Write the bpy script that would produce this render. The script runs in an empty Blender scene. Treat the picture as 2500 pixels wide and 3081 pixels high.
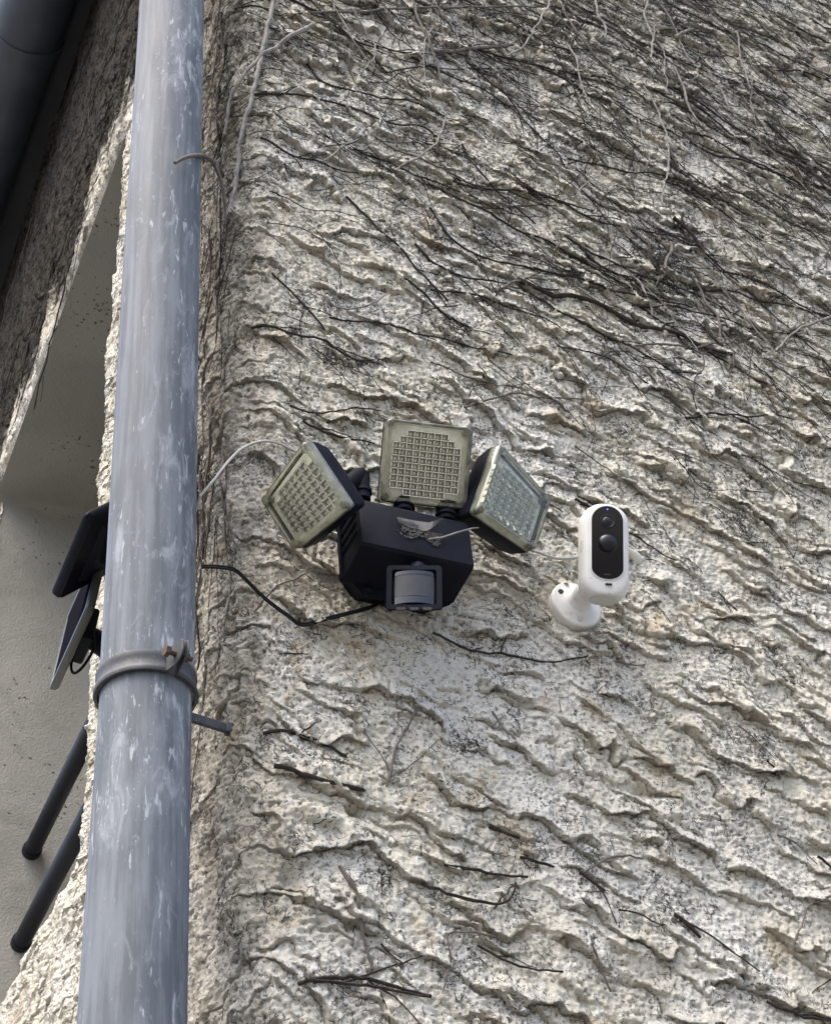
import bpy, math, random
import numpy as np
from mathutils import Vector, Matrix
R = math.radians
random.seed(7)
S = bpy.context.scene
col = S.collection

# ---------------------------------------------------------------- camera, sky, sun, exposure
PITCH, ROLL, YAW = R(40.6), R(5.66), R(27.0)
CAM = Vector((-0.52, -1.50, 1.60))
F0 = Vector((math.sin(YAW), math.cos(YAW), 0)); R0 = Vector((math.cos(YAW), -math.sin(YAW), 0))
FW = F0*math.cos(PITCH) + Vector((0, 0, math.sin(PITCH)))
U0 = -F0*math.sin(PITCH) + Vector((0, 0, math.cos(PITCH)))
CX = R0*math.cos(ROLL) - U0*math.sin(ROLL)
CY = R0*math.sin(ROLL) + U0*math.cos(ROLL)
cd = bpy.data.cameras.new('camera'); cam = bpy.data.objects.new('camera', cd); col.objects.link(cam)
m = Matrix((CX, CY, -FW)).transposed().to_4x4(); m.translation = CAM
cam.matrix_world = m
cd.sensor_width = 36; cd.lens = 5000/3081*36; cd.clip_start = 0.02; cd.clip_end = 2000
S.camera = cam

SUN_EL, SUN_AZ = R(64), R(247)          # azimuth measured clockwise from +y: light from the left and behind the viewer
w = bpy.data.worlds.new('World'); S.world = w; w.use_nodes = True
nt = w.node_tree; nt.nodes.clear()
sky = nt.nodes.new('ShaderNodeTexSky'); sky.sky_type = 'NISHITA'; sky.sun_disc = False
sky.sun_elevation = SUN_EL; sky.sun_rotation = SUN_AZ; sky.dust_density = 5.0; sky.air_density = 1.0; sky.ozone_density = 1.0
bg = nt.nodes.new('ShaderNodeBackground'); bg.inputs[1].default_value = 0.15
wo = nt.nodes.new('ShaderNodeOutputWorld')
nt.links.new(sky.outputs[0], bg.inputs[0]); nt.links.new(bg.outputs[0], wo.inputs[0])
sd = bpy.data.lights.new('sun', 'SUN'); sd.energy = 1.2; sd.angle = R(60); sd.color = (1, .97, .93)
sun = bpy.data.objects.new('sun', sd); col.objects.link(sun)
sun.location = (-4, -5, 9)
sdir = Vector((math.sin(SUN_AZ)*math.cos(SUN_EL), math.cos(SUN_AZ)*math.cos(SUN_EL), math.sin(SUN_EL)))
sun.rotation_euler = sdir.to_track_quat('Z', 'Y').to_euler()
S.view_settings.view_transform = 'Standard'; S.view_settings.look = 'None'
S.view_settings.exposure = 1.64; S.view_settings.gamma = 1

# ---------------------------------------------------------------- materials
class NT:
    def __init__(s, name):
        s.m = bpy.data.materials.new(name); s.m.use_nodes = True
        s.t = s.m.node_tree; s.t.nodes.clear()
        s.out = s.n('ShaderNodeOutputMaterial'); s.tc = s.n('ShaderNodeTexCoord')
    def n(s, ty, **kw):
        x = s.t.nodes.new(ty)
        for k, v in kw.items(): setattr(x, k, v)
        return x
    def l(s, a, b): s.t.links.new(a, b)
    def coord(s, scale=(1, 1, 1)):
        mp = s.n('ShaderNodeMapping'); mp.inputs['Scale'].default_value = scale
        s.l(s.tc.outputs['Object'], mp.inputs[0]); return mp.outputs[0]
    def noise(s, sc, det=4, rough=.55, vec=None, dist=0):
        x = s.n('ShaderNodeTexNoise'); x.inputs['Scale'].default_value = sc; x.inputs['Detail'].default_value = det
        x.inputs['Roughness'].default_value = rough; x.inputs['Distortion'].default_value = dist
        s.l(vec if vec else s.tc.outputs['Object'], x.inputs['Vector']); return x.outputs[0]
    def ramp(s, fac, a, b, ca=0., cb=1.):
        x = s.n('ShaderNodeMapRange'); x.interpolation_type = 'SMOOTHSTEP'
        x.inputs[1].default_value = a; x.inputs[2].default_value = b; x.inputs[3].default_value = ca; x.inputs[4].default_value = cb
        s.l(fac, x.inputs[0]); return x.outputs[0]
    def math(s, op, a, b):
        x = s.n('ShaderNodeMath', operation=op)
        for i, v in enumerate((a, b)):
            if isinstance(v, (int, float)): x.inputs[i].default_value = v
            else: s.l(v, x.inputs[i])
        return x.outputs[0]
    def mix(s, fac, a, b):
        x = s.n('ShaderNodeMix', data_type='RGBA')
        if isinstance(fac, (int, float)): x.inputs[0].default_value = fac
        else: s.l(fac, x.inputs[0])
        for i, v in ((6, a), (7, b)):
            if isinstance(v, tuple): x.inputs[i].default_value = v + (1,)
            else: s.l(v, x.inputs[i])
        return x.outputs[2]
    def bsdf(s, base, rough=.6, metal=0., bump=None, bstr=.3, bdist=.002, spec=.5, **kw):
        b = s.n('ShaderNodeBsdfPrincipled')
        for i, v in (('Base Color', base), ('Roughness', rough), ('Metallic', metal), ('Specular IOR Level', spec)):
            if isinstance(v, tuple): b.inputs[i].default_value = v + (1,)
            elif isinstance(v, (int, float)): b.inputs[i].default_value = v
            else: s.l(v, b.inputs[i])
        for k, v in kw.items():
            k = k.replace('_', ' ')
            b.inputs[k].default_value = v + (1,) if isinstance(v, tuple) else v
        if bump is not None:
            bp = s.n('ShaderNodeBump'); bp.inputs['Strength'].default_value = bstr; bp.inputs['Distance'].default_value = bdist
            s.l(bump, bp.inputs['Height']); s.l(bp.outputs[0], b.inputs['Normal'])
        s.l(b.outputs[0], s.out.inputs[0]); s.b = b
        return s.m

def mat_wall():
    t = NT('roughcast')
    big = t.ramp(t.noise(4.5, 4, .6), .42, .62)
    c = t.mix(big, (.66, .615, .505), (.715, .685, .615))
    c = t.mix(t.ramp(t.noise(11, 3, .6), .55, .68), c, (.54, .465, .345))
    c = t.mix(t.ramp(t.noise(60, 3, .6), .50, .70), c, (.77, .738, .65))
    c = t.mix(t.ramp(t.noise(7.3, 4, .65, vec=t.coord((1, 1, .8))), .64, .74, 0, .6), c, (.52, .39, .30))
    sep = t.n('ShaderNodeSeparateXYZ'); t.l(t.tc.outputs['Object'], sep.inputs[0])
    X, Z = sep.outputs[0], sep.outputs[2]
    # greyish film of lichen, thicker towards the top of the wall
    zz = t.ramp(Z, 2.9, 4.4, -.035, .06)
    clus = t.ramp(t.noise(9, 5, .65), .36, .72, -.09, .09)
    sp = t.math('ADD', t.math('ADD', t.noise(120, 3, .7), zz), clus)
    c = t.mix(t.ramp(sp, .60, .70, 0, .8), c, (.10, .095, .085))
    film = t.math('ADD', t.math('ADD', t.noise(5, 5, .7), t.math('MULTIPLY', zz, 1.2)), t.math('MULTIPLY', t.noise(70, 3, .7), .25))
    c = t.mix(t.ramp(film, .68, .88, 0, .40), c, (.20, .19, .175))
    # dots left by creeper suckers, also painting the shade of small pits, all over
    dots = t.math('ADD', t.noise(230, 2, .6), t.math('MULTIPLY', clus, .5))
    c = t.mix(t.ramp(dots, .575, .64, 0, .78), c, (.12, .112, .10))
    # brown creeper residue plus painted shade, above the window and beside the corner
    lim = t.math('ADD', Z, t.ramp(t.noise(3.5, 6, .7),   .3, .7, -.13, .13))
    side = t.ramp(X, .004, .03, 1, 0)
    residue_shade1 = t.math('MULTIPLY', side, t.ramp(lim, 4.78, 4.98))
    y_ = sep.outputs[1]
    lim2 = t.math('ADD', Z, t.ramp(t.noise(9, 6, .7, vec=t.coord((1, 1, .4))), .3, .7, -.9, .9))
    residue_shade2 = t.math('MULTIPLY', t.math('MULTIPLY', t.ramp(t.math('ADD', X, t.ramp(t.noise(14, 5, .7), .3, .7, -.03, .035)), -.005, .065, 1, 0), t.ramp(lim2, 2.2, 4.0, .45, .95)), t.ramp(y_, .74, .60, 0, 1))
    c = t.mix(t.math('MULTIPLY', residue_shade2, t.ramp(t.noise(38, 4, .7), .25, .62, 1.0, .7)), c, (.115, .095, .076))
    c = t.mix(t.math('MULTIPLY', residue_shade1, t.ramp(t.noise(38, 4, .7), .25, .62, 1.0, .9)), c, (.010, .0075, .007))
    f = t.noise(170, 5, .75)
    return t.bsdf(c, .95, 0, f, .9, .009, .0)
def mat_smooth():
    t = NT('smooth_render')
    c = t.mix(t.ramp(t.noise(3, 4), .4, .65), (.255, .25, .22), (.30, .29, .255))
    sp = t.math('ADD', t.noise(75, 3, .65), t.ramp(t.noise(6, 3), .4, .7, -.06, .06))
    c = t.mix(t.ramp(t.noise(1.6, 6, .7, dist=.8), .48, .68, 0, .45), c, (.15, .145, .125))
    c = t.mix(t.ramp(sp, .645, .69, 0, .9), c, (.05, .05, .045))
    return t.bsdf(c, .9, 0, t.math('ADD', t.noise(160, 4, .7), t.noise(14, 3)), .6, .006, .2)
def mat_zinc():
    t = NT('zinc')
    st = t.noise(9, 5, .6, vec=t.coord((10, 10, .5)))
    mo = t.noise(16, 6, .65, vec=t.coord((1, 1, .4)))
    c = t.mix(t.ramp(t.math('ADD', t.math('MULTIPLY', st, .5), t.math('MULTIPLY', mo, .5)), .42, .60), (.074, .084, .096), (.134, .148, .165))
    # lime runs lie on the side of the pipe facing the corner
    sep = t.n('ShaderNodeSeparateXYZ'); t.l(t.tc.outputs['Object'], sep.inputs[0])
    band = t.ramp(sep.outputs[0], -.045, .03, -.035, .035)
    band2 = t.ramp(t.noise(4.5, 4, .65, vec=t.coord((1, 1, .7))), .35, .7, -.07, .07)
    fl = t.noise(120, 3, .6, vec=t.coord((1, 1, .22)), dist=.35)
    s1 = t.math('ADD', t.math('ADD', fl, band), band2)
    c = t.mix(t.ramp(s1, .59, .70, 0, .6), c, (.36, .385, .41))
    big = t.noise(34, 5, .7, vec=t.coord((1, 1, .35)), dist=1.2)
    c = t.mix(t.ramp(t.math('ADD', t.math('ADD', big, band), band2), .53, .70, 0, .60), c, (.25, .268, .288))
    ps = t.noise(300, 2, .6, vec=t.coord((1, 1, .6)))
    c = t.mix(t.ramp(t.math('ADD', ps, band2), .68, .76, 0, .5), c, (.36, .385, .41))
    return t.bsdf(c, t.ramp(mo, .3, .7, .62, .78), .0, fl, .15, .001, .35)
def mat_plain(name, colr, rough=.5, var=.25, scale=30, metal=0., spec=.5, dust=None, bstr=.12):
    t = NT(name)
    d = tuple(x*(1-var) for x in colr)
    c = t.mix(t.ramp(t.noise(scale, 5, .6), .35, .65), d, colr)
    if dust:
        c = t.mix(t.ramp(t.noise(scale*4, 4, .7), .56, .72, 0, .6), c, dust)
    return t.bsdf(c, rough, metal, t.noise(scale*12, 3), bstr, .001, spec)
def mat_clear(name, tint, refl=.09, milky=.12, mcol=(.5, .5, .38)):
    t = NT(name)
    tr = t.n('ShaderNodeBsdfTransparent'); tr.inputs[0].default_value = tint + (1,)
    gl = t.n('ShaderNodeBsdfGlossy'); gl.inputs[0].default_value = (1, 1, 1, 1); gl.inputs[1].default_value = .08
    df = t.n('ShaderNodeBsdfDiffuse'); df.inputs[0].default_value = mcol + (1,)
    a = t.n('ShaderNodeMixShader'); t.l(t.ramp(t.noise(60, 4, .6), .35, .75, milky*.5, milky*1.6), a.inputs[0])
    t.l(tr.outputs[0], a.inputs[1]); t.l(df.outputs[0], a.inputs[2])
    fr = t.n('ShaderNodeFresnel'); fr.inputs[0].default_value = 1.45
    b = t.n('ShaderNodeMixShader'); t.l(fr.outputs[0], b.inputs[0]); t.l(a.outputs[0], b.inputs[1]); t.l(gl.outputs[0], b.inputs[2])
    t.l(b.outputs[0], t.out.inputs[0])
    return t.m
M = {}
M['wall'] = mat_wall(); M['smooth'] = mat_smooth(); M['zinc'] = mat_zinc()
M['clamp'] = mat_plain('old_clamp', (.058, .061, .066), .62, .4, 40, .2, dust=(.10, .102, .104))
M['gutter'] = mat_plain('dark_gutter', (.045, .055, .072), .55, .3, 9, .1, dust=None)
M['roof'] = mat_plain('dark_board', (.03, .03, .035), .8, .3, 9)
M['black'] = mat_plain('black_plastic', (.009, .010, .016), .5, .35, 30, dust=(.010, .011, .014), spec=.05)
M['blackdirty'] = mat_plain('weathered_black_plastic', (.010, .011, .016), .55, .3, 22, dust=(.012, .012, .015), spec=.05)
M['white'] = mat_plain('white_plastic', (.62, .61, .58), .42, .08, 25, dust=(.46, .44, .39))
def mat_camera():
    t = NT('grimy_white_plastic')
    c = t.mix(t.ramp(t.noise(25, 4), .35, .65), (.58, .57, .54), (.64, .63, .60))
    c = t.mix(t.ramp(t.math('ADD', t.noise(55, 5, .7), t.ramp(t.noise(9, 3), .4, .7, -.12, .06)), .56, .72, 0, .55), c, (.30, .27, .21))
    c = t.mix(t.ramp(t.noise(240, 2), .68, .74, 0, .6), c, (.22, .20, .17))
    return t.bsdf(c, .42, 0, t.noise(300, 2), .1, .001, .4)
M['white'] = mat_camera()
M['whitecap'] = mat_plain('grey_white_plastic', (.50, .49, .46), .5, .1, 25)
M['gloss'] = mat_plain('black_glass', (.004, .004, .007), .06, .1, 10, spec=.6, bstr=0)
M['lens_dark'] = mat_plain('dark_lens', (.008, .008, .011), .2, .1, 10, spec=.35, bstr=0)
M['dome'] = mat_plain('dark_dome', (.005, .005, .007), .30, .1, 10, spec=.35, bstr=0)
M['frame'] = mat_plain('dark_grey_metal', (.011, .013, .020), .5, .3, 14, dust=(.02, .022, .028), spec=.2)
M['rust'] = mat_plain('rusty_bolt', (.09, .055, .04), .8, .5, 60)
M['cell'] = mat_plain('solar_cell', (.012, .012, .018), 1.0, .5, 300, dust=(.030, .030, .038), spec=.0)
M['rim_silver'] = mat_plain('grey_rim', (.045, .053, .055), .45, .25, 30)
M['led_bg'] = mat_plain('led_board', (.80, .80, .73), .5, .2, 60)
M['led_cup'] = mat_plain('led_cup', (.62, .62, .53), .4, .2, 80)
M['led_bar'] = mat_plain('led_reflector', (.95, .95, .92), .22, .03, 80, 1.0)
M['led'] = mat_plain('led_chip', (.32, .315, .235), .3, .3, 80)
M['led_die'] = mat_plain('led_die', (.70, .69, .56), .3, .3, 80)
M['lens'] = mat_clear('clear_lens', (.99, .99, .95), milky=.04)
M['lensrim'] = mat_clear('yellowed_lens_rim', (.78, .78, .66), milky=.34, mcol=(.33, .33, .25))
M['pir'] = mat_plain('milky_lens', (.040, .042, .046), .3, .2, 25, spec=.22)
M['paper'] = mat_plain('torn_paper', (.135, .13, .12), .9, .35, 60)
M['glue'] = mat_plain('glue_residue', (.085, .078, .068), .9, .6, 160)
M['ink'] = mat_plain('black_ink', (.02, .02, .02), .8, .1, 20)
M['wcable'] = mat_plain('white_cable', (.40, .385, .35), .5, .25, 30)
M['bcable'] = mat_plain('black_cable', (.010, .010, .012), .5, .3, 30, spec=.12)
M['rubber'] = mat_plain('pale_rubber', (.58, .57, .46), .55, .1, 30)
M['stem_dark'] = mat_plain('dark_stem', (.040, .034, .029), .9, .5, 90, dust=(.085, .073, .063), spec=.15)
M['stem_mid'] = mat_plain('brown_stem', (.12, .10, .082), .85, .45, 90, dust=(.20, .18, .16))
M['stem_pale'] = mat_plain('pale_stem', (.25, .228, .205), .9, .5, 60, dust=(.11, .10, .088), bstr=.5)
M['root'] = mat_plain('rootlet', (.028, .025, .023), .9, .5, 60)
M['ground'] = mat_plain('paving', (.16, .155, .145), .9, .25, 1.5)
M['glass'] = mat_plain('window_glass', (.02, .022, .025), .08, .1, 3, bstr=0)
def mat_led():
    t = NT('blue_status'); e = t.n('ShaderNodeEmission'); e.inputs[0].default_value = (.10, .12, 1, 1); e.inputs[1].default_value = 1.0
    t.l(e.outputs[0], t.out.inputs[0]); return t.m
M['status'] = mat_led()

# ---------------------------------------------------------------- helpers
def tag(o, label=None, cat=None, group=None, kind=None):
    for k, v in (('label', label), ('category', cat), ('group', group), ('kind', kind)):
        if v: o[k] = v
    return o
def thing(name, loc, label, cat, group=None):
    o = bpy.data.objects.new(name, None); o.empty_display_size = .05; col.objects.link(o)
    o.location = loc; return tag(o, label, cat, group)
class MB:
    def __init__(s): s.v = []; s.f = []
    def add(s, vs, fs):
        k = len(s.v); s.v += [tuple(v) for v in vs]; s.f += [tuple(i+k for i in f) for f in fs]; return s
    def loft(s, rings, cap0=True, cap1=True, closed=True):
        n = len(rings[0]); k = len(s.v)
        for r in rings: s.v += [tuple(p) for p in r]
        for i in range(len(rings)-1):
            for j in range(n if closed else n-1):
                a = k+i*n+j; b = k+i*n+(j+1) % n
                s.f.append((a, b, b+n, a+n))
        if cap0: s.f.append(tuple(k+j for j in range(n))[::-1])
        if cap1: s.f.append(tuple(k+(len(rings)-1)*n+j for j in range(n)))
        return s
    def tube(s, pts, rad, n=8, cap=True, flat=1.):
        pts = [Vector(p) for p in pts]; rings = []; up = None
        for i, p in enumerate(pts):
            d = (pts[min(i+1, len(pts)-1)]-pts[max(i-1, 0)])
            if d.length < 1e-9: d = Vector((0, 0, 1))
            d.normalize()
            if up is None: up = Vector((0, 0, 1)) if abs(d.z) < .9 else Vector((1, 0, 0))
            a = d.cross(up)
            if a.length < 1e-6: a = d.orthogonal()
            a.normalize(); b = a.cross(d).normalized(); up = b
            r = rad[i] if isinstance(rad, (list, tuple)) else rad
            rings.append([p+(a*math.cos(2*math.pi*j/n)+b*math.sin(2*math.pi*j/n)*flat)*r for j in range(n)])
        return s.loft(rings, cap, cap)
    def box(s, c, ax, h):
        c = Vector(c); A = [Vector(a)*hh for a, hh in zip(ax, h)]
        vs = [c+A[0]*i+A[1]*j+A[2]*k for i in (-1, 1) for j in (-1, 1) for k in (-1, 1)]
        return s.add(vs, [(0, 1, 3, 2), (4, 6, 7, 5), (0, 4, 5, 1), (2, 3, 7, 6), (0, 2, 6, 4), (1, 5, 7, 3)])
    def disc(s, c, nrm, r, h, n=32):
        nrm = Vector(nrm).normalized(); a = nrm.orthogonal().normalized(); b = nrm.cross(a); c = Vector(c)
        ring = lambda q, rr: [c+nrm*q+(a*math.cos(2*math.pi*j/n)+b*math.sin(2*math.pi*j/n))*rr for j in range(n)]
        return s.loft([ring(0, r), ring(h, r)])
    def build(s, name, mat, parent=None, smooth=False, bevel=0., seg=2, angle=35):
        o0 = Vector(parent.matrix_basis.translation) if parent else Vector((0, 0, 0))
        q = parent.parent if parent else None
        while q: o0 = o0 + q.matrix_basis.translation; q = q.parent
        me = bpy.data.meshes.new(name)
        me.from_pydata([tuple(Vector(v)-o0) for v in s.v], [], s.f); me.materials.append(mat)
        me.validate(); me.update()
        o = bpy.data.objects.new(name, me); col.objects.link(o)
        if parent: o.parent = parent
        import bmesh
        b = bmesh.new(); b.from_mesh(me); bmesh.ops.recalc_face_normals(b, faces=b.faces); b.to_mesh(me); b.free()
        if smooth:
            me.polygons.foreach_set('use_smooth', [True]*len(me.polygons))
            me.set_sharp_from_angle(angle=R(angle))
        if bevel:
            bm_ = o.modifiers.new('bevel', 'BEVEL'); bm_.width = bevel; bm_.segments = seg; bm_.limit_method = 'ANGLE'; bm_.angle_limit = R(40)
        return o
def spline(pts, n=6):
    pts = [Vector(p) for p in pts]; P = [pts[0]*2-pts[1]]+pts+[pts[-1]*2-pts[-2]]; out = []
    for i in range(1, len(P)-2):
        for k in range(n):
            t = k/n; a, b, c, d = P[i-1], P[i], P[i+1], P[i+2]
            out.append(.5*((2*b)+(c-a)*t+(2*a-5*b+4*c-d)*t*t+(3*b-a-3*c+d)*t**3))
    out.append(pts[-1]); return out
EYE = Vector((-0.52, -1.50, 1.60))             # where the survey of the wall was taken from
def sight(px, py): return FW + CX*((px-1250)/5000) - CY*((py-1540.5)/5000)
def on_plane(px, py, axis, c):                # point of a real plane (wall face etc.) seen at that place of the photograph
    d = sight(px, py); return EYE + d*((c-EYE[axis])/d[axis])

# ---------------------------------------------------------------- ground
g = MB().add([(-300, -300, 0), (300, -300, 0), (300, 300, 0), (-300, 300, 0)], [(0, 1, 2, 3)]).build('ground', M['ground'])
tag(g, kind='structure')

# ---------------------------------------------------------------- house: roughcast sheet wrapping the corner
def grad_noise(x, y, seed):
    xi = np.floor(x).astype(np.int64); yi = np.floor(y).astype(np.int64); xf = x-xi; yf = y-yi
    def h(a, b):
        k = (a*374761393 + b*668265263 + seed*974634777) & 0xffffffff
        k = ((k ^ (k >> 13))*1274126177) & 0xffffffff
        k = (k ^ (k >> 16)) & 0xffff
        an = k.astype(np.float64)*(2*np.pi/65536); return np.cos(an), np.sin(an)
    u = xf*xf*xf*(xf*(xf*6-15)+10); v = yf*yf*yf*(yf*(yf*6-15)+10)
    def dot(i, j):
        cx, sy = h(xi+i, yi+j); return cx*(xf-i)+sy*(yf-j)
    a = dot(0, 0); b = dot(1, 0); c = dot(0, 1); d = dot(1, 1)
    return (a+(b-a)*u)+((c+(d-c)*u)-(a+(b-a)*u))*v
def fbm(x, y, seed, octv=3, gain=.5):
    o = 0; am = 1.
    for k in range(octv): o = o+am*grad_noise(x*2**k, y*2**k, seed+k*17); am *= gain
    return o
sst = lambda a, b, x: (lambda t: t*t*(3-2*t))(np.clip((x-a)/(b-a), 0, 1))
RC = .05
MOUNTS = [((.463, 2.929), .038), ((.20, 2.92), .075)]
OPEN = (-2.13, -.80, 2.92, 4.79)
# lumps (+) and holes (-) one can point at: u, v, half sizes, tilt, height
FEAT = [(.087, 2.551, .030, .011, -.25, .014), (.110, 2.611, .045, .022, -.15, .007), (.132, 2.567, .010, .007, 0, -.022), (.117, 2.359, .010, .008, 0, -.020),
        (.146, 3.172, .016, .008, -.6, .011), (.463, 2.440, .030, .014, -.4, .010),
        (.519, 2.66, .030, .008, 0, -.010), (.324, 3.669, .020, .010, -.4, .010), (.05, 2.47, .016, .012, 0, -.016), (.764, 2.613, .03, .010, .1, -.012)]
def height(u, v):
    face = sst(-.02, .10, u)                          # 1 on the front wall, 0 on the side wall
    wx = fbm(u/.16, v/.16, 3, 2); wy = fbm(u/.17, v/.17, 9, 2); w3 = fbm(u/.045, v/.04, 21, 2)
    h = .009*fbm(u/.30, v/.30, 1, 2)
    # ledges dragged out by the plasterer's trowel: rolled lips that slope down to the right and break up
    dv_ = np.zeros_like(h); wf = .0030*fbm(u/.016, v/.016, 27, 2, .6)
    def ledges(sl, per, w1, w2, seed, amp, thr, lip, groove, hang):
        nonlocal h, dv_
        s = (v + (sl*face - .1*(1-face))*u + w1 + w2 + wf)/per
        f = s-np.floor(s); band = np.floor(s)
        def msk(b): return sst(thr, thr+.30, fbm(u/.085+b*3.7, v/.30, seed, 2)+.10)*(.65+.7*np.clip(grad_noise(u/.05+b, v/.05, seed+5)+.5, 0, 1))
        m, mu = msk(band), msk(band+1)
        h = h+amp*m*np.where(f < lip, (f/lip)**.6, .62*np.exp(-(f-lip)/.13)+.38*(1-(f-lip)/(1-lip)))
        h = h-amp*groove*mu*np.exp(-((1-f)*per/.0032)**2)            # open joint under the next lip
        dv_ = dv_-hang*amp*m*np.where(f < lip, f/lip, np.exp(-(f-lip)/.10))
    ledges(.36, .085, .074*wx, .024*w3, 31, .0115*face+.004*(1-face), -.16, .050, .75, .85)
    ledges(.44, .052, .050*wy, .018*w3, 41, .0075*face+.003*(1-face), -.04, .070, .60, .75)
    ledges(.30, .031, .034*wx, .015*w3, 47, .0040*face+.002*(1-face), .06, .11, .45, .6)
    # side wall: lumpy coat with upright furrows
    h += (1-face)*(.011*fbm(u/.040, v/.13, 51, 3)+.005*fbm(u/.02, v/.03, 53, 2))
    # grain, crumbs and pits
    fine = .0020*fbm(u/.022, v/.017, 61, 2, .6) + .0034*fbm(u/.0085, v/.0062, 71, 2, .7)
    pit = grad_noise(u/.0085+9, v/.0065, 81)*.8+.35*grad_noise(u/.004, v/.004, 83)
    fine -= .0046*sst(.18, .42, pit)*sst(-.35, .15, fbm(u/.07, v/.07, 85, 2))
    fine += .0032*sst(.28, .6, grad_noise(u/.012, v/.010, 91))
    h += fine
    for fu, fv, a, b, an, hh in FEAT:
        du, dv = u-fu, v-fv; p = (du*math.cos(an)+dv*math.sin(an))/a; q_ = (-du*math.sin(an)+dv*math.cos(an))/b
        h += hh*np.exp(-(np.abs(p)**2.6+np.abs(q_)**2.6))
    for (cx, cz), rr in MOUNTS:
        d = np.hypot(u-cx, (v-cz)*1.1); k = sst(rr*1.0, rr*1.14, d); h = np.where(k < 1, np.minimum(h, .0005*(1-k)+h*k), h)
    return h, dv_
def axis_pts(segs):
    o = [segs[0][0]]
    for a, b, s0, s1 in segs:
        x = a
        while x < b-1e-9:
            t = (x-a)/(b-a); st = s0+(s1-s0)*t; x = min(b, x+st); o.append(x)
    return np.array(o)
UU = axis_pts([(-5, -3, .2, .04), (-3, -1.0, .012, .006), (-1.0, -.30, .005, .0028), (-.30, .74, .00165, .00165), (.74, 1.6, .0018, .0030), (1.6, 4.0, .01, .2)])
VV = axis_pts([(0.0, 1.9, .2, .02), (1.9, 2.25, .01, .0024), (2.25, 3.35, .0016, .0016), (3.35, 5.2, .0018, .0036), (5.2, 6.30, .008, .012)])
gu, gv = np.meshgrid(UU, VV)
H, DV = height(gu, gv)
def place(u, v, h):
    u = np.asarray(u, float); v = np.asarray(v, float); h = np.asarray(h, float)
    ph = np.clip((u+RC)/(2*RC), 0, 1)*np.pi/2
    nx = -np.cos(ph); ny = -np.sin(ph)
    x = np.where(u > RC, u, np.where(u < -RC, 0, RC-RC*np.cos(ph))); y = np.where(u > RC, 0, np.where(u < -RC, -u, RC-RC*np.sin(ph)))
    return np.stack([x+nx*h, y+ny*h, v], -1)
def hgt(u, v):
    u = np.atleast_1d(np.asarray(u, float)); v = np.atleast_1d(np.asarray(v, float))
    i = np.clip(np.searchsorted(UU, u)-1, 0, len(UU)-2); j = np.clip(np.searchsorted(VV, v)-1, 0, len(VV)-2)
    a = np.clip((u-UU[i])/(UU[i+1]-UU[i]), 0, 1); b = np.clip((v-VV[j])/(VV[j+1]-VV[j]), 0, 1)
    return (H[j, i]*(1-a)+H[j, i+1]*a)*(1-b)+(H[j+1, i]*(1-a)+H[j+1, i+1]*a)*b
# crumbling edge of the coat round the window opening: it turns inwards
jit = .008*fbm(gu/.06, gv/.06, 101, 2)+.0015*grad_noise(gu/.012, gv/.012, 105)
dx_ = np.maximum(OPEN[0]-gu, gu-OPEN[1]); dz_ = np.maximum(OPEN[2]-gv, gv-OPEN[3])
dist = np.where((dx_ > 0) & (dz_ > 0), np.hypot(np.maximum(dx_, 0), np.maximum(dz_, 0)), np.maximum(dx_, dz_))+jit
raw = dist-jit; near = np.clip(1-dist/.03, 0, 1.2); Hs = np.where(gu < -.1, H*(1-.65*np.clip(near, 0, 1))-.022*near**2, H)
P = place(gu, gv+DV*(dist > .02), Hs).reshape(-1, 3)
ny_, nx_ = gu.shape
idx = np.arange(ny_*nx_).reshape(ny_, nx_)
q = np.stack([idx[:-1, :-1], idx[:-1, 1:], idx[1:, 1:], idx[1:, :-1]], -1)
keep = ~((((dist[:-1, :-1]+dist[1:, 1:])/2 < -.002) | (raw[:-1, :-1] < -.002)) & (gu[:-1, :-1] < -.1))
q = q[keep]
used = np.zeros(len(P), bool); used[q.ravel()] = True
rem = np.cumsum(used)-1; q = rem[q]; P = P[used]
me = bpy.data.meshes.new('rough_wall')
me.vertices.add(len(P)); me.vertices.foreach_set('co', P.ravel())
me.loops.add(q.size); me.loops.foreach_set('vertex_index', q.ravel().astype(np.int32))
me.polygons.add(len(q)); me.polygons.foreach_set('loop_start', np.arange(0, q.size, 4, dtype=np.int32))
me.polygons.foreach_set('use_smooth', np.ones(len(q), bool))
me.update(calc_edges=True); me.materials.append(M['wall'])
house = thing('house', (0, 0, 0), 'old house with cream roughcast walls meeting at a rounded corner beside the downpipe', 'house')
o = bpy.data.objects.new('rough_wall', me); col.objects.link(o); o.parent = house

# smooth rendered lining of the window opening in the side wall
y0, y1, z0, z1 = .80, 2.13, 2.92, 4.79
def sheet(fn, nu, nv, name):
    vs = [fn(i/nu, j/nv) for j in range(nv+1) for i in range(nu+1)]
    fs = [(j*(nu+1)+i, j*(nu+1)+i+1, (j+1)*(nu+1)+i+1, (j+1)*(nu+1)+i) for j in range(nv) for i in range(nu)]
    return MB().add(vs, fs)
rv = MB()
x0, x1, rr = .008, .42, .03
prof = []                                            # jamb - rounded inner angle - soffit
for far, ya in ((1, y1), (0, y0)):
    sg = -1 if far else 1
    pr = [(ya, z0-.03), (ya, z1-rr)] + [(ya+sg*rr*(1-math.cos(t)), z1-rr+rr*math.sin(t)) for t in (R(22), R(45), R(67), R(90))]
    if not far: pr[0] = (ya, z0-.03)
    prof.append(pr)
path = prof[0]+prof[1][::-1]+[(y1, z0-.03)]
for i in range(len(path)-1):
    (a, b), (c, d) = path[i], path[i+1]
    rv.add([(x0, a, b), (x1, a, b), (x1, c, d), (x0, c, d)], [(0, 1, 2, 3)])
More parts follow.
